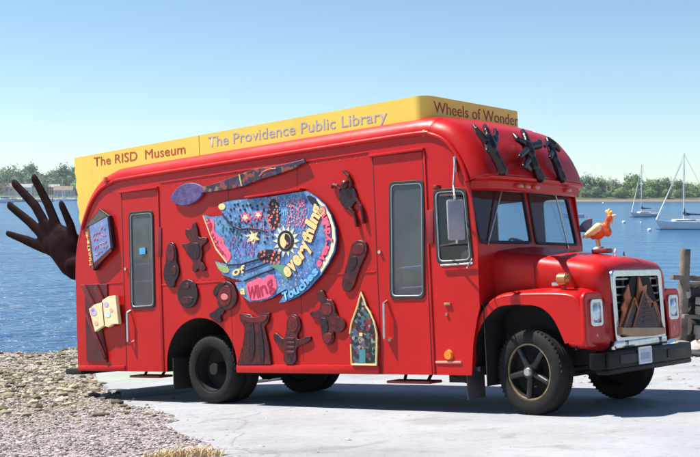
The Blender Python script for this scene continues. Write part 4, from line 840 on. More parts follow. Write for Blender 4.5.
def conc_mat(name, algae=False):
    m = bpy.data.materials.new(name); m.use_nodes = True; nt = m.node_tree; b = nt.nodes['Principled BSDF']; L = nt.links.new
    tc = nt.nodes.new('ShaderNodeTexCoord'); n = nt.nodes.new('ShaderNodeTexNoise'); n.inputs['Scale'].default_value = .55; n.inputs['Detail'].default_value = 9; n.inputs['Roughness'].default_value = .62; L(tc.outputs['Object'], n.inputs['Vector'])
    cr = nt.nodes.new('ShaderNodeValToRGB'); e = cr.color_ramp.elements; e[0].position = .3; e[0].color = (.25, .252, .27, 1); e[1].position = .66; e[1].color = (.345, .352, .375, 1); L(n.outputs['Fac'], cr.inputs[0])
    n2 = nt.nodes.new('ShaderNodeTexNoise'); n2.inputs['Scale'].default_value = 9; n2.inputs['Detail'].default_value = 8; n2.inputs['Roughness'].default_value = .75; L(tc.outputs['Object'], n2.inputs['Vector'])
    c2 = nt.nodes.new('ShaderNodeValToRGB'); c2.color_ramp.elements[0].position = .34; c2.color_ramp.elements[0].color = (.62, .60, .58, 1); c2.color_ramp.elements[1].position = .48; c2.color_ramp.elements[1].color = (1, 1, 1, 1); L(n2.outputs['Fac'], c2.inputs[0])
    mx = nt.nodes.new('ShaderNodeMix'); mx.data_type = 'RGBA'; mx.blend_type = 'MULTIPLY'; mx.inputs[0].default_value = .55; L(cr.outputs[0], mx.inputs[6]); L(c2.outputs[0], mx.inputs[7])
    n4 = nt.nodes.new('ShaderNodeTexNoise'); n4.inputs['Scale'].default_value = 1.6; n4.inputs['Detail'].default_value = 7; n4.inputs['Distortion'].default_value = .6; L(tc.outputs['Object'], n4.inputs['Vector'])
    c4 = nt.nodes.new('ShaderNodeValToRGB'); c4.color_ramp.elements[0].position = .30; c4.color_ramp.elements[0].color = (.62, .60, .57, 1); c4.color_ramp.elements[1].position = .43; c4.color_ramp.elements[1].color = (1, 1, 1, 1); L(n4.outputs['Fac'], c4.inputs[0])
    vv = nt.nodes.new('ShaderNodeTexVoronoi'); vv.feature = 'DISTANCE_TO_EDGE'; vv.inputs['Scale'].default_value = .28; ng = nt.nodes.new('ShaderNodeTexNoise'); ng.inputs['Scale'].default_value = 1.4; ng.inputs['Detail'].default_value = 6; L(tc.outputs['Object'], ng.inputs['Vector'])
    va = nt.nodes.new('ShaderNodeMix'); va.data_type = 'VECTOR'; va.inputs[0].default_value = .35; L(tc.outputs['Object'], va.inputs[4]); L(ng.outputs['Color'], va.inputs[5]); L(va.outputs[1], vv.inputs['Vector'])
    cc = nt.nodes.new('ShaderNodeValToRGB'); cc.color_ramp.elements[0].position = .0; cc.color_ramp.elements[0].color = (.45, .43, .42, 1); cc.color_ramp.elements[1].position = .004; cc.color_ramp.elements[1].color = (1, 1, 1, 1); L(vv.outputs['Distance'], cc.inputs[0])
    vo = nt.nodes.new('ShaderNodeTexVoronoi'); vo.inputs['Scale'].default_value = 60; L(tc.outputs['Object'], vo.inputs['Vector']); co_ = nt.nodes.new('ShaderNodeValToRGB'); co_.color_ramp.elements[0].color = (.72, .70, .68, 1); co_.color_ramp.elements[1].position = .3; co_.color_ramp.elements[1].color = (1, 1, 1, 1); L(vo.outputs['Color'], co_.inputs[0])
    out = mx.outputs[2]
    for src, fc in ((c4, .55), (cc, .5), (co_, .35)):
        mm_ = nt.nodes.new('ShaderNodeMix'); mm_.data_type = 'RGBA'; mm_.blend_type = 'MULTIPLY'; mm_.inputs[0].default_value = fc; L(out, mm_.inputs[6]); L(src.outputs[0], mm_.inputs[7]); out = mm_.outputs[2]
    if algae:
        mp = nt.nodes.new('ShaderNodeMapping'); c = b2w(-11.0, 2.6, 0); mp.inputs['Location'].default_value = (-c.x / 1.6, -c.y / 2.4, 0); mp.inputs['Scale'].default_value = (1 / 1.6, 1 / 2.4, 0); L(tc.outputs['Object'], mp.inputs['Vector'])
        g = nt.nodes.new('ShaderNodeVectorMath'); g.operation = 'LENGTH'; L(mp.outputs[0], g.inputs[0])
        mr = nt.nodes.new('ShaderNodeMapRange'); mr.inputs['From Min'].default_value = .3; mr.inputs['From Max'].default_value = 1.; mr.inputs['To Min'].default_value = .38; mr.inputs['To Max'].default_value = 0; L(g.outputs['Value'], mr.inputs['Value'])
        m3 = nt.nodes.new('ShaderNodeMix'); m3.data_type = 'RGBA'; L(mr.outputs[0], m3.inputs[0]); L(out, m3.inputs[6]); m3.inputs[7].default_value = (.22, .34, .09, 1); out = m3.outputs[2]
    L(out, b.inputs['Base Color']); b.inputs['Roughness'].default_value = .85
    bp = nt.nodes.new('ShaderNodeBump'); bp.inputs['Strength'].default_value = .35; bp.inputs['Distance'].default_value = .01; L(n2.outputs['Fac'], bp.inputs['Height']); L(bp.outputs[0], b.inputs['Normal']); return m
def axis_pts():
    xs = list(np.arange(-30, -16, .6)) + list(np.arange(-16, 14, .2)) + list(np.arange(14, 31, .6)); xs = [-2300, -1200, -500, -200, -90, -50] + xs + [50, 90, 200, 500, 1200, 2300]
    ys = [-400, -150, -60, -25, -12, -5] + list(np.arange(-3, 8, .5)) + list(np.arange(8, 24, .2)) + list(np.arange(24, 48, .4)) + [50, 54, 60, 75, 100, 200, 600, 1500, 2900]
    return xs, ys
xs, ys = axis_pts(); bm = bmesh.new(); g = [[bm.verts.new((X, Y, gz(X, Y))) for X in xs] for Y in ys]
for j in range(len(ys) - 1):
    for i in range(len(xs) - 1): bm.faces.new((g[j][i], g[j][i + 1], g[j + 1][i + 1], g[j + 1][i]))
tag(link('ground', fin(bm, 0), gravel_mat()), 'pinkish grey gravel beach sloping down to the water', kind='structure')
def sheet(name, P, z, th, m, label):
    me_o = plate(name, [P], m, None, BUS @ frame('T', z - th / 2), th / 2)
    tag(me_o, label, kind='structure'); return me_o
sheet('concrete_ramp', SLAB, .004, .06, conc_mat('concrete'), 'pale sunlit concrete of the boat ramp under the bus')
sheet('concrete_slab', UP, .06, .10, conc_mat('concrete_green', True), 'raised concrete slab behind the bus with a green algae patch')
# stones
def ico():
    t = bmesh.new(); bmesh.ops.create_icosphere(t, subdivisions=1, radius=1); v = np.array([x.co[:] for x in t.verts]); f = np.array([[q.index for q in p.verts] for p in t.faces]); t.free(); return v, f
IV, IF = ico()
def ico2():
    t = bmesh.new(); bmesh.ops.create_icosphere(t, subdivisions=2, radius=1); v = np.array([x.co[:] for x in t.verts]); f = np.array([[q.index for q in p.verts] for p in t.faces]); t.free(); return v, f
IV2, IF2 = ico2()
def stones(name, pts, m, label, big=False):
    V, F = (IV2, IF2) if big else (IV, IF); n = len(pts); nv = len(V); allv = np.zeros((n * nv, 3)); allf = np.zeros((n * len(F), 3), dtype=np.int64)
    for i, (x, y, z, r) in enumerate(pts):
        s = np.array([rng.uniform(.7, 1.3), rng.uniform(.7, 1.2), rng.uniform(.3, .7)]) * r; j = V * (1 + rng.uniform(-.22, .22, (nv, 1)) * (1 if not big else .7)); a = rng.uniform(0, 6.28); c, d = math.cos(a), math.sin(a)
        q = j * s; q = np.stack([q[:, 0] * c - q[:, 1] * d, q[:, 0] * d + q[:, 1] * c, q[:, 2]], 1); allv[i * nv:(i + 1) * nv] = q + (x, y, z + r * .2); allf[i * len(F):(i + 1) * len(F)] = F + i * nv
    me = bpy.data.meshes.new(name); me.from_pydata(allv.tolist(), [], allf.tolist()); me.update()
    if big: me.shade_smooth(); me.set_sharp_from_angle(angle=R(35))
    return tag(link(name, me, m), label, kind='stuff')
def stone_mat(name, ca, cb, cc):
    m = bpy.data.materials.new(name); m.use_nodes = True; nt = m.node_tree; b = nt.nodes['Principled BSDF']; L = nt.links.new
    g = nt.nodes.new('ShaderNodeNewGeometry'); cr = nt.nodes.new('ShaderNodeValToRGB'); e = cr.color_ramp.elements; e[0].color = (*ca, 1); e[1].color = (*cc, 1); q = e.new(.5); q.color = (*cb, 1); L(g.outputs['Random Per Island'], cr.inputs[0])
    tc = nt.nodes.new('ShaderNodeTexCoord'); n = nt.nodes.new('ShaderNodeTexNoise'); n.inputs['Scale'].default_value = 30; n.inputs['Detail'].default_value = 5; L(tc.outputs['Object'], n.inputs['Vector'])
    mx = nt.nodes.new('ShaderNodeMix'); mx.data_type = 'RGBA'; mx.blend_type = 'MULTIPLY'; mx.inputs[0].default_value = .5; L(cr.outputs[0], mx.inputs[6]); L(n.outputs['Color'], mx.inputs[7]); L(mx.outputs[2], b.inputs['Base Color']); b.inputs['Roughness'].default_value = .9; return m
BI = BUS.inverted()
def on_conc(X, Y): q = BI @ Vector((X, Y, plane_z(X, Y))); return in_poly(q.x, q.y, SLAB) or in_poly(q.x, q.y, UP)
pts = []; k = 0
while len(pts) < 34000:
    Y = 9 + 16 * rng.random() ** 1.4; X = rng.uniform(-.31 * Y - 1, .06 * Y)
    oc = on_conc(X, Y)
    if oc:
        q_ = BI @ Vector((X, Y, plane_z(X, Y))); k_ = .25
        dd = min((Vector((q_.x, q_.y)) - Vector(w_)).length for w_ in SLAB[::2])
        if rng.random() > .55 * math.exp(-dd / .16) + .004: continue
    r = .007 + .016 * rng.random() ** 2 + (.03 * rng.random() if rng.random() < .01 else 0); pts.append((X, Y, gz(X, Y) , r))
stones('gravel_stones', pts, stone_mat('pebble', (.12, .10, .095), (.34, .29, .28), (.68, .62, .62)), 'loose pinkish grey pebbles in the foreground left of the concrete')
pts = []
while len(pts) < 24000:
    Y = rng.uniform(14.5, 41.8); X = rng.uniform(-.36 * Y - 3, -.12 * Y if Y > 20 else -.15 * Y)
    if on_conc(X, Y) and rng.random() > .02: continue
    f = min(1, max(.05, (Y - 14.5) / 5))
    if rng.random() > f: continue
    r = .016 + .022 * rng.random() + (.075 * rng.random() if rng.random() < .09 else 0); pts.append((X, Y, gz(X, Y), r))
stones('beach_rocks', pts, stone_mat('beach_rock', (.06, .05, .028), (.25, .215, .13), (.62, .57, .42)), 'tan and brown shell, pebbles and cobbles along the water edge left of the bus')
pts = []
while len(pts) < 900:
    if rng.random() < .45: Y = rng.uniform(9, 13); X = rng.uniform(-.1 * Y, .36 * Y); r = .003 + .008 * rng.random() ** 3
    else: Y = rng.uniform(15, 27); X = rng.uniform(.14 * Y, .36 * Y); r = .01 + .03 * rng.random() ** 3
    if Y > 24: r *= 2.5
    pts.append((X, Y, (BUS @ (BI @ Vector((X, Y, plane_z(X, Y))) )).z, r))
stones('ramp_debris', pts, stone_mat('debris_stone', (.16, .13, .11), (.35, .31, .28), (.55, .5, .47)), 'scattered small debris on the concrete right of the bus')
# dry grass tuft, seaweed line
def tuft(name, spots, label, m, hmin=.02, hmax=.08, n=330, spread=.22):
    mb = bmesh.new()
    for (x, y) in spots:
        for k in range(n):
            if noise.noise(Vector((x * 9, k * .05, 2))) > .3: continue
            a = rng.uniform(0, 6.28); q = spread * math.sqrt(rng.random()); X, Y = x + q * math.cos(a) * 1.4, y + q * math.sin(a) * .6; z = gz(X, Y, True); h = rng.uniform(hmin, hmax); b = rng.uniform(0, 6.28); lean = rng.uniform(.2, 1.3) * h; w_ = .004
            p0 = Vector((X, Y, z)); p1 = p0 + Vector((math.cos(b) * lean * .4, math.sin(b) * lean * .4, h * .7)); p2 = p0 + Vector((math.cos(b) * lean, math.sin(b) * lean, h)); s = Vector((math.sin(b), -math.cos(b), 0)) * w_
            v = [mb.verts.new(p) for p in (p0 - s, p0 + s, p1 + s, p1 - s, p2)]; mb.faces.new(v[:4]); mb.faces.new((v[3], v[2], v[4]))
    return tag(link(name, fin(mb, 0), m), label, kind='stuff')
DG = mat('dry_grass', (.50, .36, .18), .8, col2=(.66, .52, .3), vscale=5)
tuft('dry_grass', [(-1.62, 10.72), (-1.45, 10.62)], 'dry tan grass growing through the gravel at the bottom edge', DG)
# ================================================================== WATER
def water_mat():
    m = bpy.data.materials.new('water'); m.use_nodes = True; nt = m.node_tree; b = nt.nodes['Principled BSDF']; L = nt.links.new
    tc = nt.nodes.new('ShaderNodeTexCoord'); b.inputs['Base Color'].default_value = (.012, .075, .19, 1); b.inputs['Roughness'].default_value = .16; b.inputs['Specular IOR Level'].default_value = .4; b.inputs['IOR'].default_value = 1.333
    hs = []
    for sc, st, rot in (((.55, 1.3, 1), 1., 12), ((1.6, 3.4, 1), .5, -20), ((.09, .25, 1), 2.2, 5)):
        mp = nt.nodes.new('ShaderNodeMapping'); mp.inputs['Scale'].default_value = sc; mp.inputs['Rotation'].default_value = (0, 0, R(rot)); L(tc.outputs['Object'], mp.inputs['Vector'])
        n = nt.nodes.new('ShaderNodeTexNoise'); n.inputs['Scale'].default_value = 1.; n.inputs['Detail'].default_value = 4; L(mp.outputs[0], n.inputs['Vector'])
        mu = nt.nodes.new('ShaderNodeMath'); mu.operation = 'MULTIPLY'; mu.inputs[1].default_value = st; L(n.outputs['Fac'], mu.inputs[0]); hs.append(mu)
    ad = nt.nodes.new('ShaderNodeMath'); L(hs[0].outputs[0], ad.inputs[0]); L(hs[1].outputs[0], ad.inputs[1]); a2 = nt.nodes.new('ShaderNodeMath'); L(ad.outputs[0], a2.inputs[0]); L(hs[2].outputs[0], a2.inputs[1])
    bp = nt.nodes.new('ShaderNodeBump'); bp.inputs['Strength'].default_value = 1.; bp.inputs['Distance'].default_value = .6; L(a2.outputs[0], bp.inputs['Height']); L(bp.outputs[0], b.inputs['Normal'])
    mp = nt.nodes.new('ShaderNodeMapping'); mp.inputs['Scale'].default_value = (.012, .035, 1); L(tc.outputs['Object'], mp.inputs['Vector']); n = nt.nodes.new('ShaderNodeTexNoise'); n.inputs['Detail'].default_value = 6; n.inputs['Scale'].default_value = 1.; L(mp.outputs[0], n.inputs['Vector'])
    cr = nt.nodes.new('ShaderNodeValToRGB'); cr.color_ramp.elements[0].position = .35; cr.color_ramp.elements[0].color = (.014, .075, .19, 1); cr.color_ramp.elements[1].position = .65; cr.color_ramp.elements[1].color = (.028, .12, .26, 1); L(n.outputs['Fac'], cr.inputs[0]); L(cr.outputs[0], b.inputs['Base Color'])
    return m
bm = bmesh.new(); v = [bm.verts.new(p) for p in ((-2300, 20, WATER), (2300, 20, WATER), (2300, 2900, WATER), (-2300, 2900, WATER))]; bm.faces.new(v)
tag(link('water', fin(bm, 0), water_mat()), 'rippled blue harbour water', kind='structure')
# ================================================================== DOCK
def at(u, v, d): r = ray(u, v) * d; return c2w(r) + CAM
WOOD = mat('weathered_wood', (.09, .07, .055), .85, col2=(.26, .21, .17), vscale=3.5, bump=.5); TAR = mat('tarred_timber', (.02, .017, .016), .8, col2=(.06, .05, .045), vscale=4, bump=.4)
D = 23.2; o = at(684, 346, D); dk = thing('timber_dock', 'old timber dock with a tall leaning post beyond the bus bumper', 'dock', o)
loc = lambda u, v, d=D: at(u, v, d) - o
MB().cyl(loc(680.5, 352), loc(685.5, 249), .115, .10, 14).done('post', WOOD, dk)
MB().cyl(loc(721, 352, 24.2), loc(722, 262, 24.2), .12, .11, 14).done('post', WOOD, dk)
MB().cyl(loc(705, 352, 26.2), loc(706, 285, 26.2), .11, .11, 12).done('post', WOOD, dk)
a, b = loc(672, 277.2, D - .16), loc(740, 281, D + .6); MB().box((a + b) / 2, ((b - a).length, .09, .10), rot=(b - a).to_track_quat('X', 'Z').to_matrix(), bev=.01).done('rail', WOOD, dk)
a, b = loc(683, 316.5, D - .16), loc(740, 318, D + .6); MB().box((a + b) / 2, ((b - a).length, .09, .08), rot=(b - a).to_track_quat('X', 'Z').to_matrix(), bev=.01).done('rail', WOOD, dk)
mb = MB()
for (u0, v0, u1, v1, r_) in ((686, 291, 740, 290, .18), (687, 306, 740, 308, .13), (687, 327, 740, 330, .17), (686, 296, 700, 340, .10), (691, 285, 688, 345, .14)):
    mb.cyl(loc(u0, v0, D + .2), loc(u1, v1, D + .7), r_, n=10)
mb.done('timber_crib', TAR, dk)
mb = MB()
for (u0, v0, u1, v1, r_) in ((698, 301, 730, 301, .10), (698, 310.5, 730, 311, .11), (697, 330, 730, 331, .12), (697, 337, 730, 337, .08), (686, 295, 689, 291, .09)):
    a, b = loc(u0, v0, D - .1), loc(u1, v1, D + .3); mb.box((a + b) / 2, ((b - a).length, r_ * 1.6, r_ * 1.5), rot=(b - a).to_track_quat('X', 'Z').to_matrix(), bev=.015)
mb.done('pale_logs', mat('bleached_log', (.20, .17, .15), .85, col2=(.48, .44, .41), vscale=3, bump=.4), dk)
pts = []
for k in range(60):
    u = rng.uniform(678, 740); v_ = rng.uniform(341, 352); q = at(u, v_, D + rng.uniform(-.8, .4)); pts.append((q.x, q.y, plane_z(q.x, q.y) + .05 + .10 * rng.random(), .10 + .13 * rng.random()))
stones('dock_rocks', pts, stone_mat('dock_rock', (.3, .27, .25), (.5, .46, .43), (.7, .66, .63)), 'pale rocks heaped at the foot of the timber dock', True)
# ================================================================== BOATS
HULLW = mat('hull_white', (.75, .76, .76), .3, var=.04); HULLB = mat('hull_bluegrey', (.20, .30, .38), .35); SAILB = mat('sail_cover_navy', (.02, .035, .09), .7); MAST = mat('mast_paint', (.72, .72, .7), .35); ROPE = mat('rigging_grey', (.4, .38, .34), .6); CABW = mat('cabin_window_dark', (.03, .035, .04), .2)
def hull_mesh(L_, B, Hh, sheer=.25):
    bm = bmesh.new(); rows = []; n = 12
    for i in range(n + 1):
        t = i / n; x = -L_ / 2 + L_ * t; w_ = B / 2 * (1 - (abs(t - .42) / .60) ** 2.2) if t > .42 else B / 2 * (1 - ((.42 - t) / .42) ** 2 * .35); w_ = max(.02, w_); h = Hh * (1 + sheer * ((t - .35) ** 2) * 2); xb = x - (.08 * L_ * max(0, t - .7) / .3)
        rows.append([bm.verts.new(p) for p in ((x, -w_, h), (xb, -w_ * .85, .12), (xb, -w_ * .55, -.25), (xb, 0, -.4), (xb, w_ * .55, -.25), (xb, w_ * .85, .12), (x, w_, h))])
    for a, b in zip(rows[:-1], rows[1:]):
        for k in range(6): bm.faces.new((a[k], a[k + 1], b[k + 1], b[k]))
        bm.faces.new((a[6], a[0], b[0], b[6]))
    bm.faces.new(rows[0]); bmesh.ops.recalc_face_normals(bm, faces=bm.faces); return fin(bm, 30)
def sailboat(label, u, v, L_, mast_h, yaw, mast_t=.55, hullm=HULLW, jib=True, cover=SAILB, group=None, name='sailboat', simple=False):
    D_ = (CAMZ - WATER) * F0 / (v - 192.5); X = (u - 350) / F0 * D_; t = thing(name, label, 'sailboat', (X, D_, WATER), yaw, group); B = L_ * .32; Hh = L_ * .12
    h = link('hull', hull_mesh(L_, B, Hh), hullm, t)
    MB().box((0, 0, .06), (L_ * .93, B * .86, .10)).done('waterline_stripe', SAILB, h)
    c = MB().box((L_ * .02, 0, Hh + .18), (L_ * .42, B * .55, .42), bev=.10).done('cabin', HULLW, t)
    MB().box((L_ * .04, 0, Hh + .22), (L_ * .30, B * .56, .13)).done('cabin_window', CABW, c)
    mx = -L_ / 2 + L_ * mast_t
    m = MB().cyl((mx, 0, Hh), (mx, 0, mast_h), .09, .06, 8).done('mast', MAST, t)
    if not simple:
        MB().cyl((mx, -B * .38, mast_h * .62), (mx, B * .38, mast_h * .62), .03).done('spreader', MAST, m)
        b = MB().cyl((mx, 0, Hh + 1.0), (mx - L_ * .40, 0, Hh + 1.0), .07).done('boom', MAST, t)
        MB().cyl((mx - .1, 0, Hh + 1.15), (mx - L_ * .38, 0, Hh + 1.05), .20, .10).cyl((mx - .12, 0, Hh + 1.1), (mx - .05, 0, Hh + 2.1), .24, .06).cyl((mx - .15, 0, Hh + 1.15), (mx - .9, 0, Hh + 1.1), .26, .18).done('sail_cover', cover, b)
        mb = MB(); bow_ = (L_ / 2 - .15, 0, Hh * 1.3)
        for q in (bow_, (-L_ / 2 + .1, 0, Hh * 1.1), (mx, B * .46, Hh), (mx, -B * .46, Hh)): mb.cyl((mx, 0, mast_h - .15), q, .022, n=5)
        mb.done('rigging', ROPE, t)
        if jib: MB().cyl((mx + .2, 0, mast_h * .9), bow_, .03, .13, 8).done('furled_jib', HULLW, t)
        mb = MB()
        for k in range(7):
            x = L_ * (-.45 + .14 * k)
            for s in (-1, 1): mb.cyl((x, s * B * .42, Hh), (x, s * B * .42, Hh + .6), .02, n=5)
        for s in (-1, 1): mb.cyl((-L_ * .45, s * B * .42, Hh + .6), (L_ * .4, s * B * .36, Hh + .65), .015, n=5)
        mb.done('railing', ALU, t)
    return t
sailboat('large white sailboat at right edge with furled jib and navy sail cover', 687.5, 229.5, 9.4, 11.4, R(178), .56, HULLW)
sailboat('smaller white sailboat moored left of the large one with thin mast', 644.5, 217, 6.9, 12.0, R(200), .62, HULLW)
def motor(label, u, v, L_, yaw, name='motorboat', group=None):
    D_ = (CAMZ - WATER) * F0 / (v - 192.5); X = (u - 350) / F0 * D_; t = thing(name, label, 'motorboat', (X, D_, WATER), yaw, group); B = L_ * .36; Hh = L_ * .13
    link('hull', hull_mesh(L_, B, Hh, .5), HULLW, t); c = MB().box((L_ * .06, 0, Hh + L_ * .06), (L_ * .34, B * .6, L_ * .13), bev=.12).done('cabin', HULLW, t); MB().box((L_ * .09, 0, Hh + L_ * .08), (L_ * .30, B * .61, L_ * .045)).done('cabin_window', CABW, c); return t
motor('white motorboat moored just right of the bus windscreen', 573, 217, 5., R(170))
def buoy(u, v, r, label):
    D_ = (CAMZ - WATER) * F0 / (v - 192.5); X = (u - 350) / F0 * D_
    t = thing('mooring_buoy', label, 'buoy', (X, D_, WATER), 0, 'white mooring buoys'); MB().ball((0, 0, r * .35), r, n=3).done('float', WHITE, t); MB().cyl((0, 0, r), (0, 0, r * 1.6), r * .12).done('ring', BLKMET, t)
buoy(624, 223, .34, 'white mooring buoy floating behind the bird ornament'); buoy(649.5, 231, .30, 'white mooring buoy just left of the large sailboat bow'); buoy(641, 223, .18, 'small white buoy floating below the smaller sailboat'); buoy(603, 203.5, .4, 'white buoy far out near the wooded shore')
buoy(657, 220, .22, 'small white buoy at the bow of the smaller sailboat')
# ================================================================== FAR SHORES
def land(name, pts_x, y0, depth, hgt, label, m, lift=lambda x: 1.):
    bm = bmesh.new(); prof_ = [(0, -1.5), (4, .3), (14, 1.4), (26, 2.6), (depth * .35, hgt * .5), (depth * .7, hgt), (depth, hgt)]; rows = []
    for x in pts_x:
        j = 7 * noise.noise(Vector((x * .012, 1, 0))); rows.append([bm.verts.new((x, y0(x) + d + j, WATER + z * lift(x) + (.4 * noise.noise(Vector((x * .05, d, 0))) if d > 10 else 0))) for d, z in prof_])
    for a, b in zip(rows[:-1], rows[1:]):
        for k in range(len(prof_) - 1): bm.faces.new((a[k], b[k], b[k + 1], a[k + 1]))
    tag(link(name, fin(bm, 60), m), label, kind='structure')
def shore_mat():
    m = bpy.data.materials.new('far_shore_soil'); m.use_nodes = True; nt = m.node_tree; b = nt.nodes['Principled BSDF']; L = nt.links.new
    g = nt.nodes.new('ShaderNodeNewGeometry'); s = nt.nodes.new('ShaderNodeSeparateXYZ'); L(g.outputs['Position'], s.inputs[0])
    mr = nt.nodes.new('ShaderNodeMapRange'); mr.inputs['From Min'].default_value = WATER + .7; mr.inputs['From Max'].default_value = WATER + 1.7; L(s.outputs[2], mr.inputs['Value'])
    n = nt.nodes.new('ShaderNodeTexNoise'); n.inputs['Scale'].default_value = .08; n.inputs['Detail'].default_value = 6; L(g.outputs['Position'], n.inputs['Vector'])
    ad = nt.nodes.new('ShaderNodeMath'); ad.operation = 'ADD'; L(mr.outputs[0], ad.inputs[0]); mm = nt.nodes.new('ShaderNodeMath'); mm.operation = 'MULTIPLY_ADD'; mm.inputs[1].default_value = 1.2; mm.inputs[2].default_value = -.6; L(n.outputs['Fac'], mm.inputs[0]); L(mm.outputs[0], ad.inputs[1]); ad.use_clamp = True
    mx = nt.nodes.new('ShaderNodeMix'); mx.data_type = 'RGBA'; L(ad.outputs[0], mx.inputs[0]); mx.inputs[6].default_value = (.19, .15, .11, 1); mx.inputs[7].default_value = (.04, .06, .02, 1); L(mx.outputs[2], b.inputs['Base Color']); b.inputs['Roughness'].default_value = .95; return m
SM = shore_mat()
RY = lambda x: 700 - .0 * x
land('far_shore', np.arange(20, 1400, 12), RY, 220, 4., 'low sandy far shore across the water on the right', SM)
LY = lambda x: 900.
land('left_shore', np.arange(-1500, 20, 14), LY, 330, 12., 'far shore with trees and marina on the left', SM)
# trees
def leaf_mat(name, a, b_, c):
    m = bpy.data.materials.new(name); m.use_nodes = True; nt = m.node_tree; b = nt.nodes['Principled BSDF']; L = nt.links.new
    g = nt.nodes.new('ShaderNodeNewGeometry'); oi = nt.nodes.new('ShaderNodeObjectInfo'); tc = nt.nodes.new('ShaderNodeTexCoord')
    n = nt.nodes.new('ShaderNodeTexNoise'); n.inputs['Scale'].default_value = .45; n.inputs['Detail'].default_value = 4; L(tc.outputs['Object'], n.inputs['Vector'])
    m1 = nt.nodes.new('ShaderNodeMath'); m1.operation = 'MULTIPLY_ADD'; m1.inputs[1].default_value = .55; L(oi.outputs['Random'], m1.inputs[0]); m2 = nt.nodes.new('ShaderNodeMath'); m2.operation = 'MULTIPLY_ADD'; m2.inputs[1].default_value = .9; m2.inputs[2].default_value = -.22; L(n.outputs['Fac'], m2.inputs[0]); L(m2.outputs[0], m1.inputs[2])
    cr = nt.nodes.new('ShaderNodeValToRGB'); e = cr.color_ramp.elements; e[0].position = .1; e[0].color = (*a, 1); e[1].position = .9; e[1].color = (*c, 1); q = e.new(.5); q.color = (*b_, 1); L(m1.outputs[0], cr.inputs[0]); L(cr.outputs[0], b.inputs['Base Color']); b.inputs['Roughness'].default_value = .75
    b.inputs['Subsurface Weight'].default_value = 0; return m
LF = [leaf_mat('leaf_spring', (.07, .16, .04), (.14, .25, .07), (.22, .33, .11)), leaf_mat('leaf_deep', (.04, .11, .04), (.085, .18, .06), (.14, .24, .08)), leaf_mat('leaf_brown', (.12, .10, .08), (.15, .14, .09), (.16, .18, .10))]
BARK = mat('bark', (.10, .08, .065), .9, col2=(.18, .15, .13), vscale=2)
def crown_mesh(seed, h, w, n_cl, n_lf, size, base=.18, open_=.0):
    r_ = np.random.default_rng(seed); lobes = [(r_.uniform(-.28, .28) * w, r_.uniform(-.28, .28) * w, h * r_.uniform(base + .12, .82), w * r_.uniform(.24, .40)) for _ in range(9)]; V = []; Fc = []
    for c in range(n_cl):
        lx, ly, lz, lr = lobes[r_.integers(len(lobes))]; d = r_.normal(size=3); d /= np.linalg.norm(d); rad = lr * r_.uniform(.65, 1.08); cx, cy, cz = lx + d[0] * rad, ly + d[1] * rad, min(h, max(h * base * .5, lz + d[2] * rad * .85)); cs = size * r_.uniform(.8, 1.9)
        for k in range(n_lf):
            p = np.array([cx, cy, cz]) + r_.normal(size=3) * cs * .62; nrm_ = d * 1.1 + np.array([-.2, -.25, .45]) + r_.normal(size=3) * .45; nrm_ /= np.linalg.norm(nrm_); t = np.cross(nrm_, r_.normal(size=3)); t /= np.linalg.norm(t); b = np.cross(nrm_, t); s = size * r_.uniform(.35, .75); i = len(V)
            V += [tuple(p + t * s), tuple(p + b * s * .7), tuple(p - t * s), tuple(p - b * s * .7)]; Fc.append((i, i + 1, i + 2, i + 3))
    me = bpy.data.meshes.new('crown'); me.from_pydata(V, [], Fc); return me
def trunk_mesh(seed, h, w):
    r_ = random.Random(seed); mb = MB(); r0 = h * .022; mb.cyl((0, 0, -1.), (0, 0, h * .35), r0 * 1.3, r0, 8); mb.cyl((0, 0, h * .35), (r_.uniform(-.3, .3), 0, h * .8), r0, r0 * .3, 8)
    for k in range(7):
        a = r_.uniform(0, 6.28); z = h * r_.uniform(.2, .6); q = w * r_.uniform(.25, .42); mb.cyl((0, 0, z), (q * math.cos(a), q * math.sin(a), z + h * r_.uniform(.12, .28)), r0 * .5, r0 * .12, 6)
    me = bpy.data.meshes.new('trunk'); mb.bm.to_mesh(me); mb.bm.free(); return me
def bare_mesh(seed, h, w):
    r_ = random.Random(seed); mb = MB(); r0 = h * .02; mb.cyl((0, 0, -1), (0, 0, h * .5), r0, r0 * .6, 6)
    for k in range(60):
        a = r_.uniform(0, 6.28); z = h * r_.uniform(.3, .6); q = w * r_.uniform(.1, .5); z2 = h * r_.uniform(.7, 1) * (1 - .25 * q / w); mb.cyl((0, 0, z), (q * math.cos(a), q * math.sin(a), z2), r0 * .35, .03, 4)
    me = bpy.data.meshes.new('trunk'); mb.bm.to_mesh(me); mb.bm.free(); return me
VAR = []
for k, (h, w, li, n) in enumerate(((12, 12, 0, 200), (13.5, 13, 1, 210), (12, 13, 0, 200), (13, 10, 1, 180), (13, 12, 2, 120), (9, 12, 0, 180))):
    VAR.append((crown_mesh(k + 1, h, w, n, 12, .8 if li < 2 else .6, .04), trunk_mesh(k + 1, h, w), li))
TL = ['bright spring green bushy tree on the far right shore', 'dark green full tree on the far right shore', 'broad light green tree on the far right shore', 'narrow dark green tree on the far right shore', 'thin brownish budding tree on the far right shore', 'low round green tree near the beach of the far right shore']
for v_, (cm, tm, li) in enumerate(VAR): cm.materials.append(LF[li]); tm.materials.append(BARK)
def tree(var, x, y, z, s, rz, label, group, name='shore_tree'):
    t = thing(name, label, 'tree', (x, y, z), rz, group); t.scale = (s * 1.05, s * 1.05, s * random.uniform(.95, 1.1))
    for nm, me in (('crown', VAR[var][0]), ('trunk', VAR[var][1])):
        o = bpy.data.objects.new(nm, me); COL.objects.link(o); o.parent = t
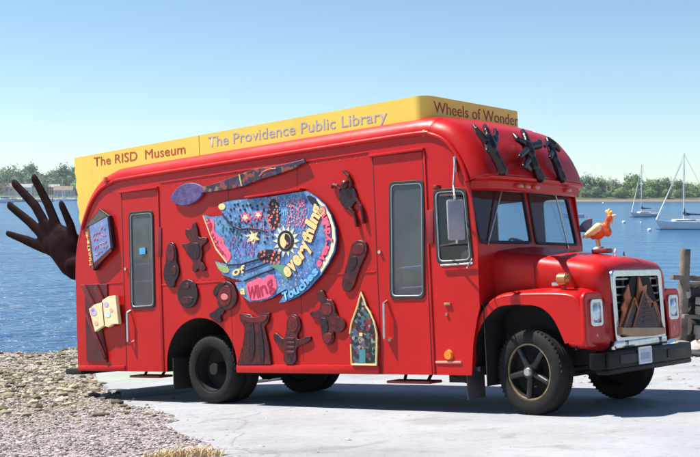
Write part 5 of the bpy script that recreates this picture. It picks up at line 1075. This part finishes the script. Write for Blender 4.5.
for row, (dy, s0, step_) in enumerate(((26, .55, 6.0), (42, .84, 6.6), (70, 1.02, 7.2))):
    x = 100. + row * 2
    while x < 300:
        var = random.choice((0, 1, 2, 3, 4, 5) if row else (5, 5, 0, 2)); s = s0 * random.uniform(.82, 1.1) * (1 + .10 * math.sin(x * .045 + 1)); tree(var, x + random.uniform(-2, 2), 700 + dy + random.uniform(-6, 6), WATER + (2.6 if row == 0 else 3.2) - .5, s, random.uniform(0, 6.28), TL[var], 'trees on the far right shore'); x += step_ * random.uniform(.75, 1.25)
# left shore: hill trees, houses, marina
LLAB = ['hazy green bushy tree on the left shore', 'hazy dark green tree on the left shore', 'hazy light green broad tree on the left shore', 'hazy narrow dark tree on the left shore', 'bare brownish tree on the left shore', 'low green tree by the marina']
for row, (dy, s0, zz) in enumerate(((60, .9, 4.), (110, 1.25, 6.5), (170, 1.5, 9.5))):
    x = -330.
    while x < -190:
        gapc = noise.noise(Vector((x * .03, 0, 3))); s = s0 * random.uniform(.85, 1.15) * (1 + .35 * gapc); var = random.choice((0, 1, 3, 4, 4, 4, 2)); tree(var, x + random.uniform(-2, 2), 900 + dy + random.uniform(-8, 8), WATER + zz - .5, s, random.uniform(0, 6.28), LLAB[var], 'trees on the left shore'); x += 9.5 * random.uniform(.7, 1.3)
def house(x, y, z, w, d, h, wallm, roofm, label, rz=0.):
    t = thing('shore_house', label, 'house', (x, y, z), rz); MB().box((0, 0, h / 2 - .5), (w, d, h + 1)).done('wall', wallm, t)
    mb = MB(); rh = w * .22
    for s in (-1, 1): mb.quad((-w / 2 - .4, s * (d / 2 + .4), h - .1), (w / 2 + .4, s * (d / 2 + .4), h - .1), (w / 2 + .4, 0, h + rh), (-w / 2 - .4, 0, h + rh))
    for s in (-1, 1): mb.bm.faces.new([mb.bm.verts.new(p) for p in ((s * w / 2, -d / 2, h - .1), (s * w / 2, d / 2, h - .1), (s * w / 2, 0, h + rh - .2))])
    rf = mb.done('roof', roofm, t, 0); MB().box((w * .25, .3, h + rh), (.8, .8, 1.6)).done('chimney', mat('brick', (.25, .1, .07), .8), rf)
    for k in range(3):
        f = MB().box((-w * .32 + w * .32 * k, -d / 2 - .03, h * .55), (1.4, .1, 1.7)).done('window', WHITE, t); MB().box((-w * .32 + w * .32 * k, -d / 2 - .09, h * .55), (1.1, .06, 1.4)).done('pane', CABW, f)
GW = mat('white_clapboard', (.7, .7, .68), .6); GG = mat('grey_shingle', (.3, .3, .31), .8); GB = mat('brown_shingle', (.22, .15, .11), .8)
house(-262, 940, WATER + 3.2, 13, 9, 6.5, GW, GG, 'white clapboard house low on the left shore near the frame edge'); house(-243, 958, WATER + 4.5, 10, 8, 5.5, GB, GG, 'brown shingled house on the left shore behind the hand'); house(-229, 935, WATER + 3, 15, 8, 4.5, mat('pale_grey_siding', (.5, .52, .55), .6), GB, 'pale grey long boathouse between thumb and fingers of the hand'); house(-276, 955, WATER + 4.3, 12, 8, 6, mat('cream_siding', (.6, .55, .45), .6), GB, 'cream house at the far left of the shore'); house(-215, 950, WATER + 3.6, 11, 8, 6, GW, GB, 'white house beside the yellow sign edge on the left shore', .1)
for i, (u, v, L_, mh, yw) in enumerate(((8, 201.5, 10, 14, .2), (27, 200.5, 9, 16, 2.9), (37, 200.8, 8, 12, .3), (50, 200.3, 9, 15, 3.0), (62, 200.4, 9, 14, .1), (69, 200.6, 8.5, 15, 2.8), (73, 200.3, 8, 12, 0), (18, 200.3, 9, 17, 3.1))):
    LB = ['at the far left frame edge', 'between the two tall fingers', 'behind the tallest finger of the hand', 'right of the tallest finger', 'left of the thumb', 'beside the thumb tip', 'against the yellow sign edge', 'left of the tall fingers'][i]
    sailboat('white sailboat in the distant marina ' + LB, u, v, L_, mh, yw, simple=True, group='sailboats in the left marina')
for k in range(22):
    v_ = random.uniform(199.7, 200.9); sailboat('tiny white sailboat in the crowded marina on the left shore', random.uniform(0, 78), v_, random.uniform(7, 10), random.uniform(11, 17), random.uniform(0, 6.2), simple=True, group='far boats crowded in the left marina')
motor('big white motor cruiser lying at the far left water edge', 3, 202.8, 13, .1); motor('white motorboat in the marina near the thumb of the hand', 66, 200.9, 9, 3.0); motor('white motorboat in the marina left of the hand', 45, 201.1, 8, .1)
D_ = (CAMZ - WATER) * F0 / (201.6 - 192.5); t = thing('floating_pontoon', 'long low floating pontoon in front of the left marina', 'pontoon', ((22 - 350) / F0 * D_, D_, WATER)); MB().box((0, 0, .3), (38, 3, .7)).done('deck', WOOD, t)
mb = MB(); [mb.cyl((-18 + 6 * k, 1.3, -1), (-18 + 6 * k, 1.3, 2.4), .2) for k in range(7)]; mb.done('piles', TAR, t)
# ================================================================== SKY, SUN, CAMERA
ld = (XW * .48 + YW * .30 - ZW * 1.).normalized()
sun = bpy.data.lights.new('sun', 'SUN'); sun.energy = 5.0; sun.angle = R(.53); sun.color = (1, .955, .88); so = bpy.data.objects.new('sun', sun); COL.objects.link(so); so.rotation_euler = ld.to_track_quat('-Z', 'Y').to_euler()
w = bpy.data.worlds.new('World'); scene.world = w; w.use_nodes = True; nt = w.node_tree; bg = nt.nodes['Background']; sk = nt.nodes.new('ShaderNodeTexSky'); sk.sky_type = 'NISHITA'; sk.sun_disc = False
sd = -ld; sk.sun_elevation = math.asin(sd.z); sk.sun_rotation = math.atan2(sd.x, sd.y); sk.air_density = .8; sk.dust_density = 0.; sk.ozone_density = 3.; sk.altitude = 0
tn = nt.nodes.new('ShaderNodeMix'); tn.data_type = 'RGBA'; tn.blend_type = 'MULTIPLY'; tn.inputs[0].default_value = 1.; tn.inputs[7].default_value = (1.14, 1.20, 1.15, 1); nt.links.new(sk.outputs[0], tn.inputs[6]); nt.links.new(tn.outputs[2], bg.inputs[0]); bg.inputs[1].default_value = .067
cam = bpy.data.cameras.new('camera'); cam.sensor_width = 36; cam.lens = 36 * F0 / 700; cam.clip_start = .1; cam.clip_end = 12000; co = bpy.data.objects.new('camera', cam); COL.objects.link(co); co.location = CAM; co.rotation_euler = (R(90) - PIT, 0, 0); scene.camera = co
vs = scene.view_settings; vs.view_transform = 'Standard'; vs.look = 'None'; vs.exposure = .92; vs.gamma = 1; vs.use_curve_mapping = False
scene.cycles.max_bounces = 8; scene.cycles.transparent_max_bounces = 12; scene.cycles.use_denoising = True

# ------------------------------------------------------------------ the air over the harbour
bm = bmesh.new(); bmesh.ops.create_cube(bm, size=1); bmesh.ops.scale(bm, vec=(4700, 3500, 75), verts=bm.verts); bmesh.ops.translate(bm, vec=(0, 1300, WATER - 8 + 37.5), verts=bm.verts)
hz = link('haze', fin(bm, 0)); tag(hz, 'thin sea haze over the harbour', kind='stuff'); hm = bpy.data.materials.new('haze'); hm.use_nodes = True; nt = hm.node_tree; nt.nodes.clear()
o_ = nt.nodes.new('ShaderNodeOutputMaterial'); pv = nt.nodes.new('ShaderNodeVolumePrincipled'); pv.inputs['Color'].default_value = (.80, .90, 1, 1); pv.inputs['Density'].default_value = .00013; pv.inputs['Anisotropy'].default_value = .2; nt.links.new(pv.outputs[0], o_.inputs['Volume']); hz.data.materials.append(hm)
